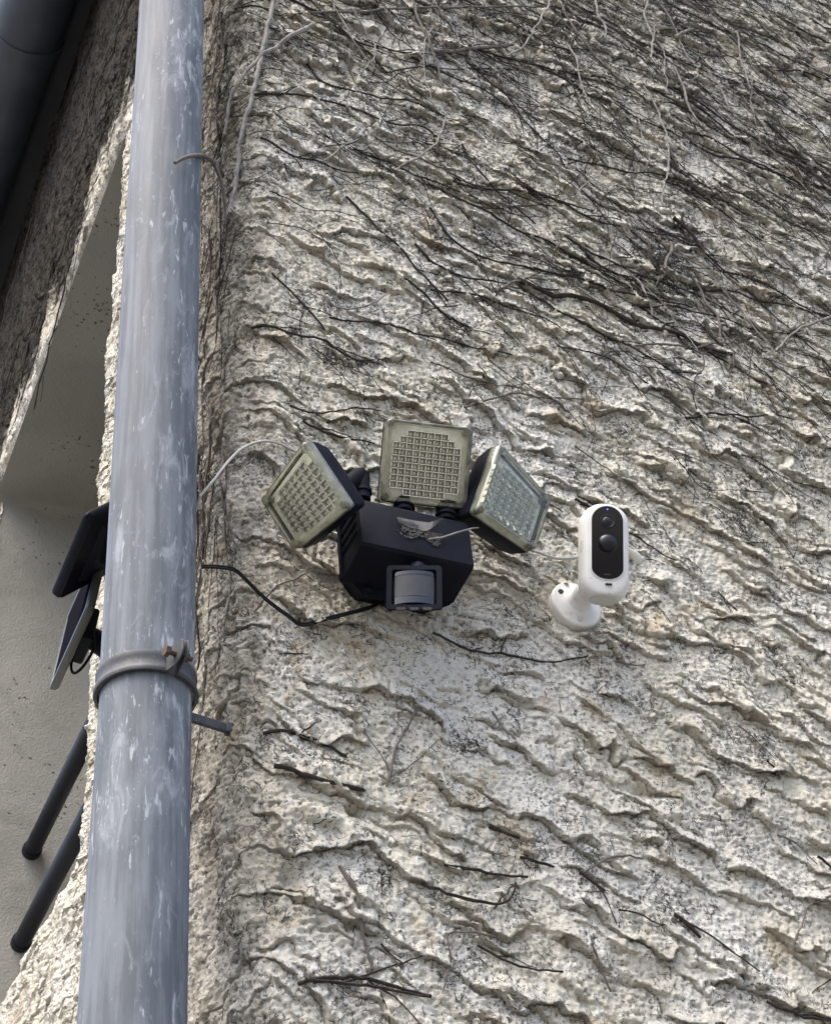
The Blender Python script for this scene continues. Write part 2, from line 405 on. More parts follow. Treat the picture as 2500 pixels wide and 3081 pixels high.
o = rv.build('window_reveal', M['smooth'], house, smooth=True, angle=60)
win = MB()
for (a, b, c, d) in ((y0, y0+.07, z0, z1), (y1-.07, y1, z0, z1), (y0+.07, y1-.07, z0, z0+.07), (y0+.07, y1-.07, z1-.07, z1), ((y0+y1)/2-.04, (y0+y1)/2+.04, z0+.07, z1-.07)):
    win.box((.385, (a+b)/2, (c+d)/2), ((1, 0, 0), (0, 1, 0), (0, 0, 1)), (.03, (b-a)/2-.001, (d-c)/2-.001))
wf = win.build('window_frame', M['white'], house, bevel=.004)
MB().add([(.392, y0, z0), (.392, y1, z0), (.392, y1, z1), (.392, y0, z1)], [(0, 1, 2, 3)]).build('pane', M['glass'], wf)
# roof edge: boarded eaves over the side wall, plain slab over the house
rf = MB()
rf.box((1.85, 2.3, 6.42), ((1, 0, 0), (0, 1, 0), (0, 0, 1)), (2.0, 2.7, .10))
rf.box((-.085, 2.3, 6.33), ((1, 0, 0), (0, 1, 0), (0, 0, 1)), (.08, 2.6, .015))
rf.box((-.058, 2.3, 6.185), ((1, 0, 0), (0, 1, 0), (0, 0, 1)), (.056, 2.6, .120))
rf.build('roof', M['roof'], house)

# ---------------------------------------------------------------- gutter under the eaves
gut = thing('gutter', (-.13, 1.5, 6.0), 'dark half round gutter running along the eaves in the shaded top left corner', 'gutter')
gx0, gz, gr = -.158, 6.03, .108
def garc(y, r, t0=178, t1=362, n=22): return [(gx0-.026*(y-1.2)+r*math.cos(R(t0+(t1-t0)*i/n)), y, gz+r*math.sin(R(t0+(t1-t0)*i/n))) for i in range(n+1)]
gb = MB()
ys = [-.15, .6, 1.4, 2.2, 3.2, 4.6]
gb.loft([garc(y, gr) for y in ys], False, False, False); gb.loft([garc(y, gr-.003) for y in ys], False, False, False)
gb.tube([Vector(garc(y, gr)[-1]) for y in ys], .007, 8); gb.tube([Vector(garc(y, gr)[0]) for y in ys], .009, 8)
gb.build('trough', M['gutter'], gut, smooth=True)
for yj in (1.46, 3.4):
    jb = MB(); jb.loft([garc(yj-.022, gr+.001), garc(yj-.02, gr+.006), garc(yj+.02, gr+.006), garc(yj+.022, gr+.001)], False, False, False)
    jb.build('joint_strap', M['gutter'], gut, smooth=True, angle=60)

# ---------------------------------------------------------------- downpipe
PX, PY, PR = -.1165, -.01, .0525
dp = thing('downpipe', (PX, PY, 0), 'thick weathered grey zinc downpipe with white lime streaks in front of the wall corner', 'downpipe')
zj = 2.662                                            # joint under the clamp
def ring(x, y, z, r, n=64): return [(x+r*math.cos(2*math.pi*i/n), y+r*math.sin(2*math.pi*i/n), z) for i in range(n)]
def pipe_rings(z_a, z_b, r, k=30):
    out = []
    for i in range(k+1):
        z = z_a+(z_b-z_a)*i/k; out.append(ring(PX+.0006*math.sin(z*5.1), PY+.0006*math.cos(z*4.3), z, r))
    return out
MB().loft(pipe_rings(zj+.004, 5.93, PR)).build('upper_pipe', M['zinc'], dp, smooth=True)
lp = []
for i in range(41):                                   # the lower length leans out a little
    z = .02+(zj+.02-.02)*i/40; k = min(1., max(0., (zj-z)/.40)); k = k*(1.25-.25*k)
    lp.append(ring(PX-.0045*k, PY-.0105*k, z, PR-.0020+.0016*k))
MB().loft(lp).build('lower_pipe', M['zinc'], dp, smooth=True)
# clamp with ear, bolt and wall arm
zc0, zc1 = 2.663, 2.690
LUG = R(-77)
def cring(z, r, gap=R(5), n=60):
    return [(PX+r*math.cos(LUG+gap+(2*math.pi-2*gap)*i/n), PY+r*math.sin(LUG+gap+(2*math.pi-2*gap)*i/n), z) for i in range(n+1)]
cl = MB()
hh = zc1-zc0
prof = [(0, PR+.0008), (0, PR+.0046), (.10, PR+.0056), (.24, PR+.0046), (.36, PR+.0026), (.62, PR+.0026), (.76, PR+.0034), (.90, PR+.0040), (1, PR+.0034), (1, PR+.0008)]
cl.loft([cring(zc0+hh*t, r) for t, r in prof], False, False, False)
clamp = cl.build('clamp', M['clamp'], dp, smooth=True, angle=50)
rad = Vector((math.cos(LUG), math.sin(LUG), 0)); tan = Vector((-math.sin(LUG), math.cos(LUG), 0)); pc = Vector((PX, PY, 0))
for sgn in (-1, 1):
    e = MB(); base = pc+rad*(PR+.004)+Vector((0, 0, (zc0+zc1)/2))
    out = []
    pts = [(.000, .0062, .014), (.006, .0048, .0145), (.014, .0034, .0150), (.022, .0030, .0135), (.028, .0032, .010), (.031, .0036, .006)]
    rings = []
    for r_, off, hz in pts:
        c = base+rad*r_+tan*sgn*off+Vector((0, 0, .004*r_/.03))
        rings.append([c+tan*.0011*a+Vector((0, 0, hz*b)) for a, b in ((-1, -1), (1, -1), (1, 1), (-1, 1))])
    e.loft(rings); e.build('clamp_ear', M['clamp'], clamp, bevel=.0008)
bc = pc+rad*(PR+.019)+Vector((0, 0, (zc0+zc1)/2+.001))
bl = MB().tube([bc-tan*.013, bc+tan*.016], .0032, 10)
bl.disc(bc-tan*.0125, -tan, .0068, .0055, 6); bl.disc(bc+tan*.0062, tan, .0058, .005, 6)
bl.build('bolt', M['rust'], clamp)
am = MB(); zc = (zc0+zc1)/2-.004
am.box((-.040, .034, zc+.005), ((1, .22, 0), (-.22, 1, 0), (0, 0, 1)), (.044, .0025, .0065)); am.box((-.003, .042, zc+.005), ((1, 0, 0), (0, 1, 0), (0, 0, 1)), (.005, .0055, .0070))
am.build('wall_arm', M['clamp'], clamp, bevel=.002)

# ---------------------------------------------------------------- floodlight with three lamp heads
fl = thing('floodlight', (.197, 0, 2.90), 'black floodlight with three yellowed square lamp heads and motion sensor fixed to the front wall', 'floodlight')
AX = ((1, 0, 0), (0, 1, 0), (0, 0, 1))
def outline_loft(sections, name, mat, parent, **kw):
    return MB().loft(sections).build(name, mat, parent, **kw)
hx0, hx1 = .118, .267
hb = MB()                                              # housing: side profile swept along the wall, ribbed left cheek
sec = [(-.034, 2.868), (-.097, 2.8755), (-.1005, 2.879), (-.0985, 2.945), (-.094, 2.953), (-.060, 2.985), (-.034, 2.988)]
def hsec(x, k=0): 
    cy, cz = -.066, 2.925
    return [(x, cy+(y-cy)*(1-k), cz+(z-cz)*(1-k)) for y, z in sec]
hb.loft([hsec(hx0, .03), hsec(hx0+.003), hsec(hx1-.003), hsec(hx1, .03)])
housing = hb.build('housing', M['blackdirty'], fl, smooth=True, angle=30)
for i in range(4):
    z = 2.905+.0145*i
    MB().tube([(hx0-.0002, -.088, z), (hx0-.0002, -.040, z+.001)], .0022, 6).build('vent_rib', M['black'], housing)
bp = MB()                                              # back box with cut corners
def bsec(y, k, zb, xl):
    x0b, x1b, z0b, z1b = xl-k, .272+k, zb, 2.992
    return [(x0b, y, z0b+.030), (x0b+.012, y, z0b+.010), (x0b+.020, y, z0b), (x1b-.030, y, z0b), (x1b-.008, y, z0b+.014), (x1b, y, z0b+.032), (x1b, y, z1b), (x0b, y, z1b)]
bp.loft([bsec(.008, .001, 2.876, .131), bsec(-.016, .001, 2.864, .127), bsec(-.018, 0, 2.862, .126), bsec(-.0345, -.002, 2.851, .123)])
bb = bp.build('back_box', M['black'], fl, smooth=True, angle=30)
MB().disc((.150, -.0335, 2.8600), (0, -.4, -1), .007, .0035, 20).build('blanking_plug', M['black'], bb)
lip = MB(); lip.box((.1165, -.037, 2.925), AX, (.0022, .003, .055)); lip.build('edge_lip', M['black'], housing)

# torn sticker with lettering on the housing front
st = MB(); yf = -.1012
def fpx(px, py, lift=0.): 
    p = on_plane(px, py, 1, yf-lift); return p
top = [(1194, 1556), (1205, 1557), (1222, 1562), (1240, 1565), (1258, 1568), (1276, 1571), (1292, 1572), (1304, 1568), (1318, 1564), (1332, 1560)]
bot = [(1201, 1572), (1212, 1577), (1226, 1583), (1240, 1589), (1256, 1592), (1270, 1597), (1284, 1598), (1298, 1590), (1311, 1579), (1331, 1563)]
lift = [.004, .0025, .0012, .0010, .0010, .0012, .0025, .006, .009, .012]
vs = [fpx(x, y, l) for (x, y), l in zip(top, lift)]+[fpx(x, y, l*.5+.0004) for (x, y), l in zip(bot, lift)]
n_ = len(top); fs = [(i, i+1, n_+i+1, n_+i) for i in range(n_-1)]
stk = st.add(vs, fs).build('torn_sticker', M['paper'], fl)
so = stk.modifiers.new('thick', 'SOLIDIFY'); so.thickness = .0003
gl = MB(); rnd = random.Random(3)
for k in range(420):
    a = rnd.random(); px_ = 1206+a*118+rnd.gauss(0, 3); yl = 1578+a*33; py_ = yl+rnd.random()**1.3*(30+8*math.sin(a*9))-2
    s_ = .0005+.0009*rnd.random(); p = fpx(px_, py_); nn = rnd.randint(4, 6); a0 = rnd.random()*6
    vs = [(p.x+s_*(.5+rnd.random())*math.cos(a0+6.283*i/nn)*1.5, p.y-.0002-.0002*(k % 5), p.z+s_*(.5+rnd.random())*.8*math.sin(a0+6.283*i/nn)) for i in range(nn)]
    gl.add(vs, [tuple(range(nn))])
gl.build('glue_residue', M['glue'], fl)
cu = bpy.data.curves.new('lettering', 'FONT'); cu.body = 'lumisky'; cu.size = .0150; cu.extrude = .0001; cu.offset = .0003
to = bpy.data.objects.new('tmp', cu); col.objects.link(to)
bpy.context.view_layer.update()
tm = bpy.data.meshes.new_from_object(to.evaluated_get(bpy.context.evaluated_depsgraph_get())); tm.name = 'lettering'
bpy.data.objects.remove(to)
lt = bpy.data.objects.new('lettering', tm); col.objects.link(lt); lt.parent = stk; tm.materials.clear(); tm.materials.append(M['ink'])
pa, pb = fpx(1203, 1571, .0034), fpx(1260, 1587, .0020)
ex = (pb-pa); wtxt = ex.length; ex.normalize(); ez = Vector((0, -.05, 1)); ez = (ez-ex*ez.dot(ex)).normalized(); ey = ez.cross(ex)
sc_ = wtxt/max(v.co.x for v in tm.vertices)
mm = Matrix((ex*sc_, ez*sc_, -ey*sc_)).transposed().to_4x4(); mm.translation = pa-Vector(fl.location)
tm.transform(mm)

def quad_map(hw, hi, ho, inner):
    # inner = +1: long edge on the +x side, -1 on the -x side; returns f(s,t) in [-1,1]^2
    def f(s, t):
        k = (s*inner+1)/2; return hw*s, t*(ho+(hi-ho)*k)
    return f
def lamp_head(c, x, n, z, hw, hi, ho, inner, cols, rows, label):
    c = Vector(c); x = Vector(x).normalized(); n = Vector(n).normalized(); z = x.cross(n)*1
    z = Vector(z); 
    if z.dot(Vector((0, 0, 1))) < 0: z = -z
    z.normalize()
    f = quad_map(hw, hi, ho, inner)
    def pt(s, t, d): a, b = f(s, t); return c+x*a+z*b+n*d
    def rsq(k, r, d, notch=0., off=(0, 0), nseg=5):      # rounded (or notched) square outline of the tapered face
        o = []
        for sx, sz, a0 in ((1, 1, 0), (-1, 1, 90), (-1, -1, 180), (1, -1, 270)):
            for i in range(nseg+1):
                a = R(a0+90*i/nseg)
                if notch:
                    # concave bite round the screw
                    b = R(a0+270-90*i/nseg) if False else R(a0-90-90*i/nseg+0)
                    px_, pz_ = sx*k+notch*math.cos(R(a0+270-90*i/nseg)), sz*k+notch*math.sin(R(a0+270-90*i/nseg))
                    o.append(pt(px_, pz_, d))
                else:
                    o.append(pt(sx*(k-r)+r*math.cos(a), sz*(k-r)+r*math.sin(a), d))
        return o
    head = None
    body = MB(); body.loft([rsq(1.0, .10, -.010), rsq(.995, .10, -.016), rsq(.93, .10, -.036), rsq(.80, .12, -.050)])
    # hollow tray: rim up to the lens seat
    body.loft([rsq(1.0, .10, -.010), rsq(1.0, .10, -.008), rsq(.955, .09, -.008), rsq(.95, .09, -.0095)], False, True)
    head = body.build('lamp_head', M['black'], fl, smooth=True, angle=30); tag(head, label)
    bo = MB(); bo.loft([rsq(.95, .09, -.0088), rsq(.95, .09, -.0078)]); bo.build('led_board', M['led_bg'], head)
    gr_ = MB(); ch = MB(); di = MB(); cu_p = MB()
    ext = .78; cw = 2*ext/cols; chh = 2*ext/rows
    cut = (lambda i, j: i in (0, cols-1) and j in (0, rows-1)) if cols < 10 else lambda i, j: (min(i, cols-1-i)+min(j, rows-1-j)) < 2 and (j in (0, rows-1) or i in (0, cols-1)) and (min(i, cols-1-i)+min(j, rows-1-j)) < (2 if rows-1-j < 2 or j == 0 else 1)
    def bar(s0, t0, s1, t1, wd):
        d = -.0075; h = .0052
        dxs, dts = (0, wd) if abs(s1-s0) > abs(t1-t0) else (wd, 0)
        lo = [pt(s0-dxs, t0-dts, d), pt(s1-dxs, t1-dts, d), pt(s1+dxs, t1+dts, d), pt(s0+dxs, t0+dts, d)]
        up = [pt(s0-dxs*.25, t0-dts*.25, d+h), pt(s1-dxs*.25, t1-dts*.25, d+h), pt(s1+dxs*.25, t1+dts*.25, d+h), pt(s0+dxs*.25, t0+dts*.25, d+h)]
        gr_.loft([lo, up], False, True)
    cells = set()
    for i in range(cols):
        for j in range(rows):
            if cut(i, j): continue
            cells.add((i, j))
            s, t = -ext+cw*(i+.5), -ext+chh*(j+.5)
            a = .30; vs = lambda a_, d_: [pt(s-cw*a_, t-chh*a_, d_), pt(s+cw*a_, t-chh*a_, d_), pt(s+cw*a_, t+chh*a_, d_), pt(s-cw*a_, t+chh*a_, d_)]
            cu_p.loft([vs(.5, -.0078), vs(.5, -.0076)], False, True)
            ch.loft([vs(.28, -.0077), vs(.26, -.0062)], False, True)
            di.loft([vs(.18, -.0062), vs(.17, -.0060)], False, True)
    for i in range(cols):
        for j in range(rows):
            if (i, j) not in cells: continue
            s0, s1, t0, t1 = -ext+cw*i, -ext+cw*(i+1), -ext+chh*j, -ext+chh*(j+1)
            bar(s0, t0, s1, t0, chh*.19); bar(s0, t0+chh*.152, s0, t1-chh*.151, cw*.19)
            if (i+1, j) not in cells: bar(s1, t0+chh*.152, s1, t1-chh*.151, cw*.19)
            if (i, j+1) not in cells: bar(s0, t1, s1, t1, chh*.19)
    cu_p.build('reflector_cups', M['led_cup'], head)
    gr_.build('reflector_grid', M['led_bar'], head)
    ch.build('led_array', M['led'], head); di.build('led_dies', M['led_die'], head)
    # lens cover: thick rim with concave corners round the screws, clear plate inside it
    rim = MB(); outer = lambda k, d: rsq(k, .11, d); nt_ = lambda k, d: rsq(k, .1, d, notch=.135)
    rim.loft([outer(1.0, -.0078), outer(1.0, .001), outer(.985, .006), outer(.955, .0078), nt_(.875, .0078), nt_(.865, .0045)], False, False)
    le = rim.build('lens_rim', M['lensrim'], head, smooth=True, angle=40)
    pl = MB(); pl.loft([nt_(.864, .0045), nt_(.84, .0060)], False, True); pl.build('lens', M['lens'], head, smooth=True, angle=30)
    for sx in (-1, 1):
        for sz in (-1, 1):
            p = pt(sx*.885, sz*.885, -.0078)
            MB().tube([p, p+n*.014], .0050, 12).build('screw_boss', M['lensrim'], head, smooth=True)
            MB().disc(p+n*.001, n, .0028, .008, 10).build('screw', M['clamp'], head)
    return head, c-n*.046
h1, b1 = lamp_head((.2155, -.100, 3.0335), (.985, -.174, -.013), (-.15, -.805, -.574), None, .0575, .054, .054, 1, 10, 10, 'upright centre head')
h2, b2 = lamp_head((.045, -.100, 2.927), (.297, -.944, .141), (-.797, -.327, -.508), None, .050, .0515, .0390, 1, 7, 8, 'head turned to the left')
h3, b3 = lamp_head((.336, -.100, 3.003), (.899, .395, -.186), (.327, -.892, -.312), None, .055, .0570, .0430, -1, 7, 8, 'head turned to the right with bright reflector')
def arm(p0, p1, p2, r, parent):
    a = MB().tube(spline([p0, (Vector(p0)*.5+Vector(p1)*.5), p1, (Vector(p1)*.5+Vector(p2)*.5), p2], 5), r, 16)
    a.disc(Vector(p0)+(Vector(p1)-Vector(p0))*.25, Vector(p1)-Vector(p0), r*1.22, .005, 20)
    return a.build('joint_arm', M['blackdirty'], parent, smooth=True)
arm((.136, -.070, 2.975), (.136, -.070, 3.018), b2+Vector((.012, .0, .012)), .0105, fl)
arm((.196, -.062, 2.975), (.200, -.055, 3.005), b1, .0120, fl)
arm((.252, -.068, 2.970), (.256, -.066, 2.998), b3, .0125, fl)

# motion sensor hanging below the housing
sn = Vector((-.404, -.909, -.097)).normalized(); sx_ = Vector((.914, -.398, -.078)); sx_ = (sx_-sn*sx_.dot(sn)).normalized(); sz_ = sx_.cross(sn)
if sz_.z < 0: sz_ = -sz_
sc = Vector((.1741, -.115, 2.8107))
def sp(a, b, d): return sc+sx_*a+sz_*b+sn*d
def srect(w_, h0, h1_, d, r=.004, bow=0.):
    o = []
    for cx_, cz_, a0 in ((w_-r, h1_-r, 0), (-w_+r, h1_-r, 90), (-w_+r, h0+r, 180), (w_-r, h0+r, 270)):
        for i in range(4):
            a = R(a0+30*i); xx = cx_+r*math.cos(a); o.append(sp(xx, cz_+r*math.sin(a)+bow*(1-(xx/w_)**2)*(1 if a0 < 180 else 0), d))
    return o
sb = MB()
sb.loft([srect(.020, .006, .027, -.036, .006), srect(.030, -.022, .029, -.008, .006), srect(.033, -.0315, .0305, 0, .004, .0015), srect(.0325, -.031, .030, .002, .004, .0015), srect(.0265, -.0245, .0245, .002, .003), srect(.0255, -.0235, .0235, -.006, .003)], True, True)
sensor = sb.build('motion_sensor', M['black'], fl, smooth=True, angle=30)
def bowed(hw, z0_, z1_, d0, depth, ny=16, bow=0.):
    vs = []; fs = []
    for j in range(2):
        for i in range(ny+1):
            t = -1+2*i/ny; vs.append(sp(hw*t, (z0_, z1_)[j]+bow*(1-t*t), d0+depth*(1-t*t)))
    for i in range(ny): fs.append((i, i+1, ny+1+i+1, ny+1+i))
    k = len(vs)
    for j in range(2): vs += [sp(-hw, (z0_, z1_)[j], -.006), sp(hw, (z0_, z1_)[j], -.006)]
    return MB().add(vs, fs)
bowed(.0235, -.0135, .0170, -.002, .0052, bow=.001).build('sensor_lens', M['pir'], sensor, smooth=True)
bw = bowed(.0245, -.0225, -.0135, -.002, .0057); bw.build('lens_surround', M['gloss'], sensor, smooth=True)
bowed(.0245, .0172, .0225, -.002, .0056).build('lens_surround', M['gloss'], sensor, smooth=True)
for t in (-1, 0, 1):
    MB().box(sp(t*.0155, -.0302, .0012), (sx_, sz_, sn), (.0052, .0017, .0012)).build('sensor_dial', M['ink'], sensor)
nk = MB().tube([sp(.002, .022, -.026), sp(.004, .052, -.040)], .012, 16); nk.build('sensor_neck', M['black'], sensor, smooth=True)

# ---------------------------------------------------------------- security camera
sec_ = thing('security_camera', (.463, 0, 2.930), 'white capsule security camera with black front on a round wall mount right of the floodlight', 'security camera')
n0 = Vector((-.31, -.89, -.33)).normalized(); m0 = (Vector((0, 0, 1))-n0*n0.z).normalized(); x0_ = m0.cross(-n0).normalized()
if x0_.x < 0: x0_ = -x0_
rl = R(5); m1 = (m0*math.cos(rl)+x0_*math.sin(rl)).normalized(); xr = (x0_*math.cos(rl)-m0*math.sin(rl)).normalized()
cc = Vector((.4660, -.092, 2.9580))
def cp(a, b, d): return cc+xr*a+m1*b+n0*d
HB, RX, RD, FR = .0655, .0325, .0325, .0250
def csec(t):
    # t: height -HB..HB ; radius factor from domed ends
    top_r, bot_r = .030, .026
    if t > HB-top_r: k = math.sqrt(max(0, 1-((t-(HB-top_r))/top_r)**2))
    elif t < -HB+bot_r: k = .60+.40*math.sqrt(max(0, 1-((-HB+bot_r-t)/bot_r)**2))
    else: k = 1
    o = []
    for i in range(72):
        a = 2*math.pi*i/72; e = 2/2.35
        ca, sa = math.cos(a), math.sin(a)
        X = RX*k*math.copysign(abs(ca)**e, ca); D = RD*k*math.copysign(abs(sa)**e, sa)
        if D > FR-.006: D = FR-.006+.006*(1-math.exp(-(D-FR+.006)/.006))*.8
        o.append(cp(X, t, D))
    return o
ts = [-HB+.026*(1-math.cos(R(5*i))) for i in range(19)]
ts += [-.03+i*.005 for i in range(13)]
ts += [HB-.030+.030*math.sin(R(5*i)) for i in range(19)]
ts = sorted(set(round(t, 5) for t in ts)); ts[-1] = HB-.00002
cb = MB().loft([csec(t) for t in ts]); cbody = cb.build('camera_body', M['white'], sec_, smooth=True, angle=50)
def stad(hw, z0_, z1_, d, n=18):
    o = []
    for i in range(n+1): a = R(180*i/n); o.append(cp(hw*math.cos(a)+.0005, z1_-hw+hw*math.sin(a), d))
    for i in range(n+1): a = R(180+180*i/n); o.append(cp(hw*math.cos(a)+.0005, z0_+hw*.75+hw*.75*math.sin(a), d))
    return o
fd = FR-.0013
MB().loft([stad(.0222, -.0475, .0572, fd-.004), stad(.0222, -.0475, .0572, fd+.0003), stad(.0214, -.0466, .0564, fd+.0006)]).build('face_surround', M['white'], cbody, smooth=True, angle=30)
fp = MB().loft([stad(.0208, -.0460, .0558, fd-.003), stad(.0208, -.0460, .0558, fd+.0010), stad(.0202, -.0454, .0552, fd+.0014)]).build('face_plate', M['gloss'], cbody, smooth=True, angle=30)
def rnd_part(name, b, prof_, mat, a0=.0005, parent=fp, n=32, sy=1.):
    rings = [[cp(a0+r*math.cos(2*math.pi*i/n), b+r*sy*math.sin(2*math.pi*i/n), fd+.0014+h) for i in range(n)] for r, h in prof_]
    return MB().loft(rings).build(name, mat, parent, smooth=True, angle=50)
rnd_part('lens_ring', .0335, [(.0098, 0), (.0098, .0006), (.0086, .0008), (.0080, .0002)], M['lens_dark'])
rnd_part('camera_lens', .0335, [(.0066, .0004), (.0060, .0010), (.004, .0018), (.0015, .0022)], M['lens_dark'])
rnd_part('sensor_ring', .0035, [(.0135, 0), (.0133, .0005), (.0124, .0003)], M['lens_dark'])
rnd_part('motion_dome', .0035, [(.0122, .0002)]+[(.0122*math.cos(R(a)), .0075*math.sin(R(a))) for a in range(8, 88, 10)], M['dome'])
rnd_part('status_light', .0508, [(.0011, 0), (.0009, .0004)], M['status'], n=12)
MB().box(cp(.000, -.0400, fd+.0015), (xr, m1, n0), (.0042, .0009, .0003)).build('speaker_slot', M['ink'], fp)
MB().loft([[cp(r*math.cos(2*math.pi*i/40), -HB-h, -.001+r*math.sin(2*math.pi*i/40)) for i in range(40)] for r, h in ((.0185, -.001), (.0185, .0010), (.0178, .0016))]).build('base_cap', M['whitecap'], cbody, smooth=True, angle=30)
MB().box(cp(.002, -.0530, .0232), (xr, (m1+n0*.35).normalized(), n0), (.0042, .0009, .003)).build('microphone_slot', M['ink'], cbody)
sdv = (-xr*.93+n0*.36).normalized()
MB().loft([[cp(-.0312, 0, .0115)+m1*(.008*math.sin(2*math.pi*i/28)+.002)+(n0*.93+xr*.36)*(.0048*math.cos(2*math.pi*i/28))+sdv*h for i in range(28)] for h in (-.003, .0004)]).build('side_button', M['whitecap'], cbody, smooth=True, angle=30)
# wall mount: dished disc, tapering arm, screws
mo = MB(); mc = Vector((.463, 0, 2.9295)); seg = 48
def mring(r, y): return [(mc.x+r*math.cos(2*math.pi*i/seg), y, mc.z+r*math.sin(2*math.pi*i/seg)) for i in range(seg)]
mo.loft([mring(.0355, .004), mring(.0362, -.008), mring(.0362, -.0125), mring(.0345, -.0145), mring(.0250, -.0165), mring(.0175, -.0205), mring(.0145, -.0265), mring(.0135, -.030)], True, True)
mb_ = mo.build('mount_disc', M['white'], sec_, smooth=True, angle=30)
ae = cp(-.006, -.030, -.028); a0 = mc+Vector((0, -.024, 0))
MB().tube(spline([a0, a0+Vector((0, -.014, .002)), (a0+ae)*.5+Vector((0, -.006, -.001)), ae], 6), [.0148-.00022*i for i in range(19)], 24).build('mount_arm', M['white'], sec_, smooth=True)
MB().tube([ae-(ae-a0).normalized()*.006, ae+(ae-a0).normalized()*.012], .0155, 24).build('ball_joint', M['white'], sec_, smooth=True, angle=40)
for an, mt in ((150, 'ink'), (268, 'whitecap'), (20, 'whitecap')):
    MB().disc((mc.x+.0265*math.cos(R(an)), -.0155, mc.z+.0265*math.sin(R(an))), (.1*math.cos(R(an)), -1, .1*math.sin(R(an))), .0040, .0016, 18).build('mount_screw', M[mt], mb_, smooth=True, angle=30)
# rubber flap over the charging socket
rp = MB(); fa = cp(.0300, .014, -.016); fb = on_plane(1932, 1688, 1, -.055)
dv = (fb-fa); ln = dv.length; dv.normalize(); sv = dv.cross(n0).normalized(); tv = sv.cross(dv)
rings = []
for i in range(13):
    t = i/12; wv = .0055+.0035*t; 
    if t > .75: wv *= math.sqrt(max(.05, 1-((t-.75)/.26)**2))
    rings.append([fa+dv*ln*t+sv*wv*math.cos(2*math.pi*j/14)+tv*(.0045-.001*t)*math.sin(2*math.pi*j/14) for j in range(14)])
flap = rp.loft(rings).build('charging_flap', M['rubber'], sec_, smooth=True)
MB().disc(fb-dv*.006+tv*.0030*(1 if tv.dot(n0) > 0 else -1), tv if tv.dot(n0) > 0 else -tv, .0038, .0018, 18).build('flap_plug', M['whitecap'], flap, smooth=True, angle=30)

# ---------------------------------------------------------------- solar panels on the side wall behind the downpipe
def panel(name, label, org, ylen, dirv, wid, thick, front, back, seen_back):
    # org: lower near corner; runs along +y for ylen and along dirv (up, towards the wall) for wid
    t = thing(name, org, label, 'solar panel')
    e1 = Vector((0, 1, 0)); e2 = Vector(dirv).normalized(); nn = e1.cross(e2).normalized()
    if nn.x > 0: nn = -nn                               # sunny face looks outwards and up
    og = Vector(org)
    def pp(a, b, c_): return og+e1*a+e2*b+nn*c_
    def rr(i0, d, r=.008):
        o = []
        for ca, cb_, a0 in ((ylen-i0-r, wid-i0-r, 0), (i0+r, wid-i0-r, 90), (i0+r, i0+r, 180), (ylen-i0-r, i0+r, 270)):
            for k in range(5): a = R(a0+22.5*k); o.append(pp(ca+r*math.cos(a), cb_+r*math.sin(a), d))
        return o
    fr = MB(); fr.loft([rr(.004, -thick), rr(.001, -thick*.75), rr(0, -thick*.2), rr(.0015, 0), rr(.009, 0), rr(.010, -.0025)], True, True)
    f_ = fr.build('panel_frame', back, t, smooth=True, angle=35)
    MB().loft([rr(.0105, -.0022), rr(.0108, -.0012)]).build('solar_cells', front, t)
    return t, f_, pp, nn, e2
d1 = Vector((math.cos(R(43)), 0, math.sin(R(43))))
p1, f1, pp1, nn1, e21 = panel('solar_panel', 'black solar panel tilted with its back showing, upper of two left of the downpipe', (-.148, .232, 3.125), .190, d1, .150, .016, M['cell'], M['black'], True)
rb = MB(); 
def bx(a0, a1, b0, b1, c0, c1, k=.006): 
    return [[pp1(a, b, c0) for a, b in ((a0, b0), (a1, b0), (a1, b1), (a0, b1))], [pp1(a, b, c1) for a, b in ((a0+k, b0+k), (a1-k, b0+k), (a1-k, b1-k), (a0+k, b1-k))]]
rb.loft(bx(.026, .164, .030, .125, -.0155, -.024, .010)); rb.loft(bx(.065, .125, .055, .110, -.0238, -.040, .008))
rb.build('panel_back_ridge', M['black'], p1, bevel=.002)
MB().tube([pp1(.095, .083, -.036), Vector((-.02, .335, 3.148)), Vector((.016, .34, 3.143))], .012, 14).build('mount_arm', M['black'], p1, smooth=True)
d2 = Vector((math.sin(R(7.5)), 0, math.cos(R(7.5))))
p2, f2, pp2, nn2, e22 = panel('solar_panel', 'steep solar panel with speckled face and grey rim, lower of two left of downpipe', (-.105, .374, 3.074), .216, d2, .150, .013, M['cell'], M['rim_silver'], False)
MB().box(pp2(.150, .070, -.026), (Vector((0, 1, 0)), d2, nn2), (.035, .030, .010)).build('battery_bump', M['black'], p2, bevel=.004)
MB().tube([pp2(.150, .070, -.034), Vector((-.030, .53, 3.128)), Vector((.012, .53, 3.124))], [.016, .020, .020], 16).build('mount_arm', M['black'], p2, smooth=True)
MB().disc((.004, .53, 3.124), (-1, 0, 0), .034, .014, 28).build('mount_foot', M['black'], p2, smooth=True, angle=30)
pts = [pp2(.150, .030, -.014), pp2(.152, .004, -.018), pp2(.140, -.010, -.024), pp2(.122, -.004, -.032), pp2(.112, .02, -.038), pp2(.12, .05, -.036)]
MB().tube(spline(pts, 6), .0022, 8).build('cable_loop', M['black'], p2, smooth=True)

